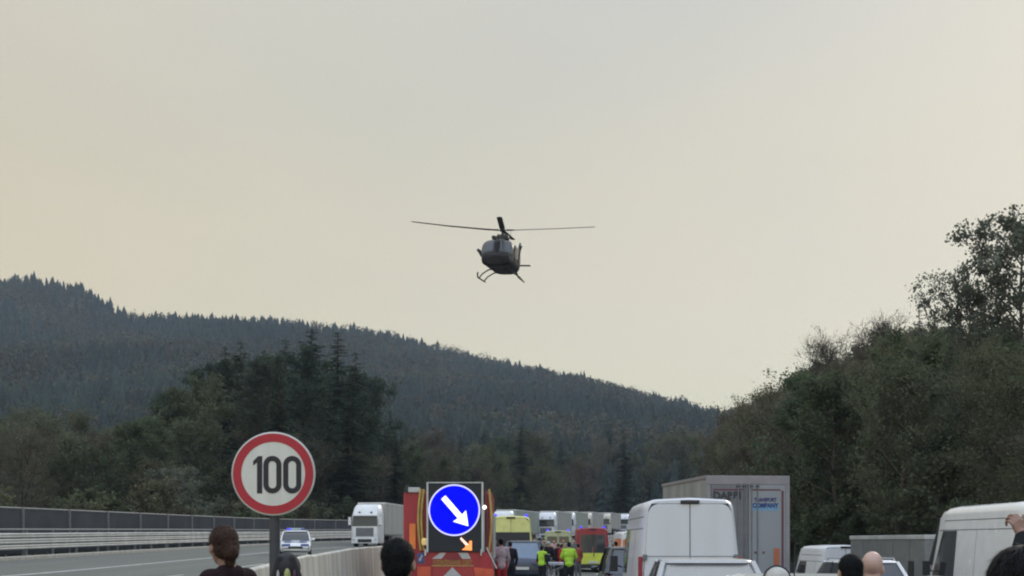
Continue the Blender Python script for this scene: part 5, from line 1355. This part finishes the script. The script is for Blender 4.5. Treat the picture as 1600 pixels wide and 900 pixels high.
# distant forest covering the mountain: thousands of trees in one mesh
def forest(name, Y0, Y1, spacing, seed, detail):
    rng = np.random.default_rng(seed)
    V = []; F = []; C = []; off = 0
    rows = []; Y = Y0
    while Y < Y1:
        s = spacing * (0.8 + 0.5 * (Y - 300) / 1000)
        x0, x1 = -0.52 * Y - 30, 0.36 * Y + 40
        X = x0
        while X < x1:
            rows.append((X + rng.uniform(-.45, .45) * s, Y + rng.uniform(-.5, .5) * s)); X += s
        Y += s * .9
    for X, Y in rows:
        u = X - cen(Y)
        if -26 < u < 16 and Y < 334: continue
        z = T(X, Y) - .3
        pn = noise.noise((X / 90., Y / 90., 7.7))
        big = 1.2 if rng.random() < .06 else 1.0
        con = rng.random() < .50 + 1.1 * pn
        k = rng.uniform(.75, 1.25) * (1 + .45 * noise.noise((X / 130., Y / 220., 1.1)))
        if con:
            h = (11 if detail > 7 else 8) + 9 * rng.random() ** 1.4; h *= big; w = h * rng.uniform(.19, .34); L = detail; n = 7 if detail < 7 else 9
            base = rng.uniform(0, 6.28)
            for i in range(L):
                t0 = .05 + .95 * i / L; t1 = min(1, t0 + 1.7 / L)
                rad = w * (1 - t0) ** .85 + .2
                a = base + i * .7 + np.arange(n * 2) * PI / n
                r_ = np.where(np.arange(n * 2) % 2 == 0, rad * rng.uniform(.8, 1.25, n * 2), rad * .45)
                zz = z + h * (t0 - .06 * (np.arange(n * 2) % 2 == 0)) + rng.uniform(-.3, .3, n * 2)
                ring = np.stack([X + r_ * np.cos(a), Y + r_ * np.sin(a), zz], 1)
                V.append(ring); V.append(np.array([[X, Y, z + h * t1]]))
                m_ = n * 2
                F.append(np.stack([off + np.arange(m_), off + (np.arange(m_) + 1) % m_, np.full(m_, off + m_)], 1)); off += m_ + 1
                C.append(np.tile([.034 * k, .046 * k, .040 * k], (m_ + 1, 1)))
        else:
            h = (8 if detail > 7 else 7) + 9 * rng.random(); w = h * rng.uniform(.24, .40); m_ = 46 if detail < 7 else 190
            br = rng.random()
            col_ = np.array([.085, .072, .056]) if br < .5 else np.array([.070, .078, .050])
            c = rng.normal(size=(m_, 3)); c /= np.linalg.norm(c, axis=1)[:, None]; c *= rng.uniform(.45, 1.0, (m_, 1)) ** .5
            lob = 1 + .25 * np.sin(c[:, :1] * 5 + k * 9) * np.cos(c[:, 1:2] * 4 + k * 5)
            c = c * lob * [w, w, h * .46] + [X, Y, z + h * .54]
            s = rng.uniform(.6, 1.25, (m_, 1)) * (1.15 if detail < 7 else .75)
            a = rng.normal(size=(m_, 3)); a /= np.linalg.norm(a, axis=1)[:, None]; b_ = rng.normal(size=(m_, 3)); b_ /= np.linalg.norm(b_, axis=1)[:, None]
            V.append(np.stack([c - a * s, c + a * s, c + b_ * s], 1).reshape(-1, 3))
            F.append(off + np.arange(m_ * 3).reshape(-1, 3)); off += m_ * 3
            C.append(np.tile(col_ * k, (m_ * 3, 1)))
    V = np.concatenate(V); F = np.concatenate(F); C = np.concatenate(C)
    me = bpy.data.meshes.new(name); me.vertices.add(len(V)); me.vertices.foreach_set('co', V.astype(np.float32).ravel())
    me.loops.add(len(F) * 3); me.loops.foreach_set('vertex_index', F.astype(np.int32).ravel())
    me.polygons.add(len(F)); me.polygons.foreach_set('loop_start', np.arange(len(F)) * 3); me.polygons.foreach_set('loop_total', np.full(len(F), 3))
    me.update(calc_edges=True)
    at_ = me.color_attributes.new('leaf', 'FLOAT_COLOR', 'POINT'); at_.data.foreach_set('color', np.concatenate([C, np.ones((len(C), 1))], 1).astype(np.float32).ravel())
    m = bpy.data.materials.get('forest_leaves')
    if not m:
        m = bpy.data.materials.new('forest_leaves'); m.use_nodes = True; t = m.node_tree; b = t.nodes['Principled BSDF']
        a = N(t, 'ShaderNodeVertexColor'); a.layer_name = 'leaf'; t.links.new(a.outputs[0], b.inputs['Base Color']); b.inputs['Roughness'].default_value = .9; b.inputs['Specular IOR Level'].default_value = .1
    me.materials.append(m)
    o = bpy.data.objects.new(name, me); col.objects.link(o)
    print('forest', name, len(F))
    return o
tag(forest('forest', 335, 600, 5.6, 3, 9), 'mixed forest on the lower slopes of the mountain behind the motorway', 'forest', kind='stuff')
tag(forest('forest', 600, 1380, 5.6, 4, 4), 'dark conifer forest covering the mountain up to its ridge', 'forest', kind='stuff')

def zone_of(px): return [n_ for lim, n_ in ((362, 'left of the speed sign'), (640, 'behind the lone white truck'), (1000, 'behind the distant trucks'), (1240, 'behind the box truck'), (1450, 'above the grey trailer'), (9999, 'at the right edge')) if px < lim][0]
groups_ = {}
for o in list(bpy.data.objects):
    if o.get('category') in ('tree', 'shrub'):
        px = 800 + 2000 * o.location.x / o.location.y
        if o['category'] == 'shrub': o['label'] = ('dense shrub behind the parapet fence' if 'fence' in o['label'] else 'dense shrub at the foot of the right bank') + ', ' + zone_of(px)
        groups_.setdefault(o['label'], []).append((px, o))
for lb_, mem in groups_.items():
    if len(mem) > 1:
        mem.sort(key=lambda m_: m_[0])
        for k_, (_, o) in enumerate(mem):
            o['group'] = lb_
            o['label'] = lb_ + ', ' + ('leftmost' if k_ == 0 else 'rightmost' if k_ == len(mem) - 1 else ORD[k_] + ' from left')

# grass on the verge
rng = np.random.default_rng(8)
gp = []
for _ in range(26000):
    Y = 30 + 150 * rng.random() ** 1.5; u = rng.uniform(12.6, 17) if rng.random() < .5 else rng.uniform(-27, -22.2); X = cen(Y) + u; gp.append((X, Y, T(X, Y) + .12))
gm = leaves_mesh('grass', gp, 0, fol('grass_blades', (.06, .075, .03)), .10, rng, 3.5)
go = bpy.data.objects.new('grass', gm); col.objects.link(go); tag(go, 'rough grass along both verges of the motorway', 'grass', kind='stuff')

# ------------------------------------------------------------------ haze
HAZE = True
if HAZE:
    b = MB(); b.box(-2600, 2600, -120, 3000, -8, 330); hz = b.build('haze', mat('x', (1, 1, 1)))
    m = bpy.data.materials.new('haze_air'); m.use_nodes = True; t = m.node_tree; t.nodes.clear()
    o_ = N(t, 'ShaderNodeOutputMaterial'); pv = N(t, 'ShaderNodeVolumePrincipled'); pv.inputs['Density'].default_value = .00017; pv.inputs['Color'].default_value = (.52, .64, .80, 1)
    pv.inputs['Anisotropy'].default_value = 0.2
    t.links.new(pv.outputs[0], o_.inputs['Volume']); hz.data.materials.clear(); hz.data.materials.append(m)
    tag(hz, 'thin bluish haze filling the valley', 'haze', kind='stuff')
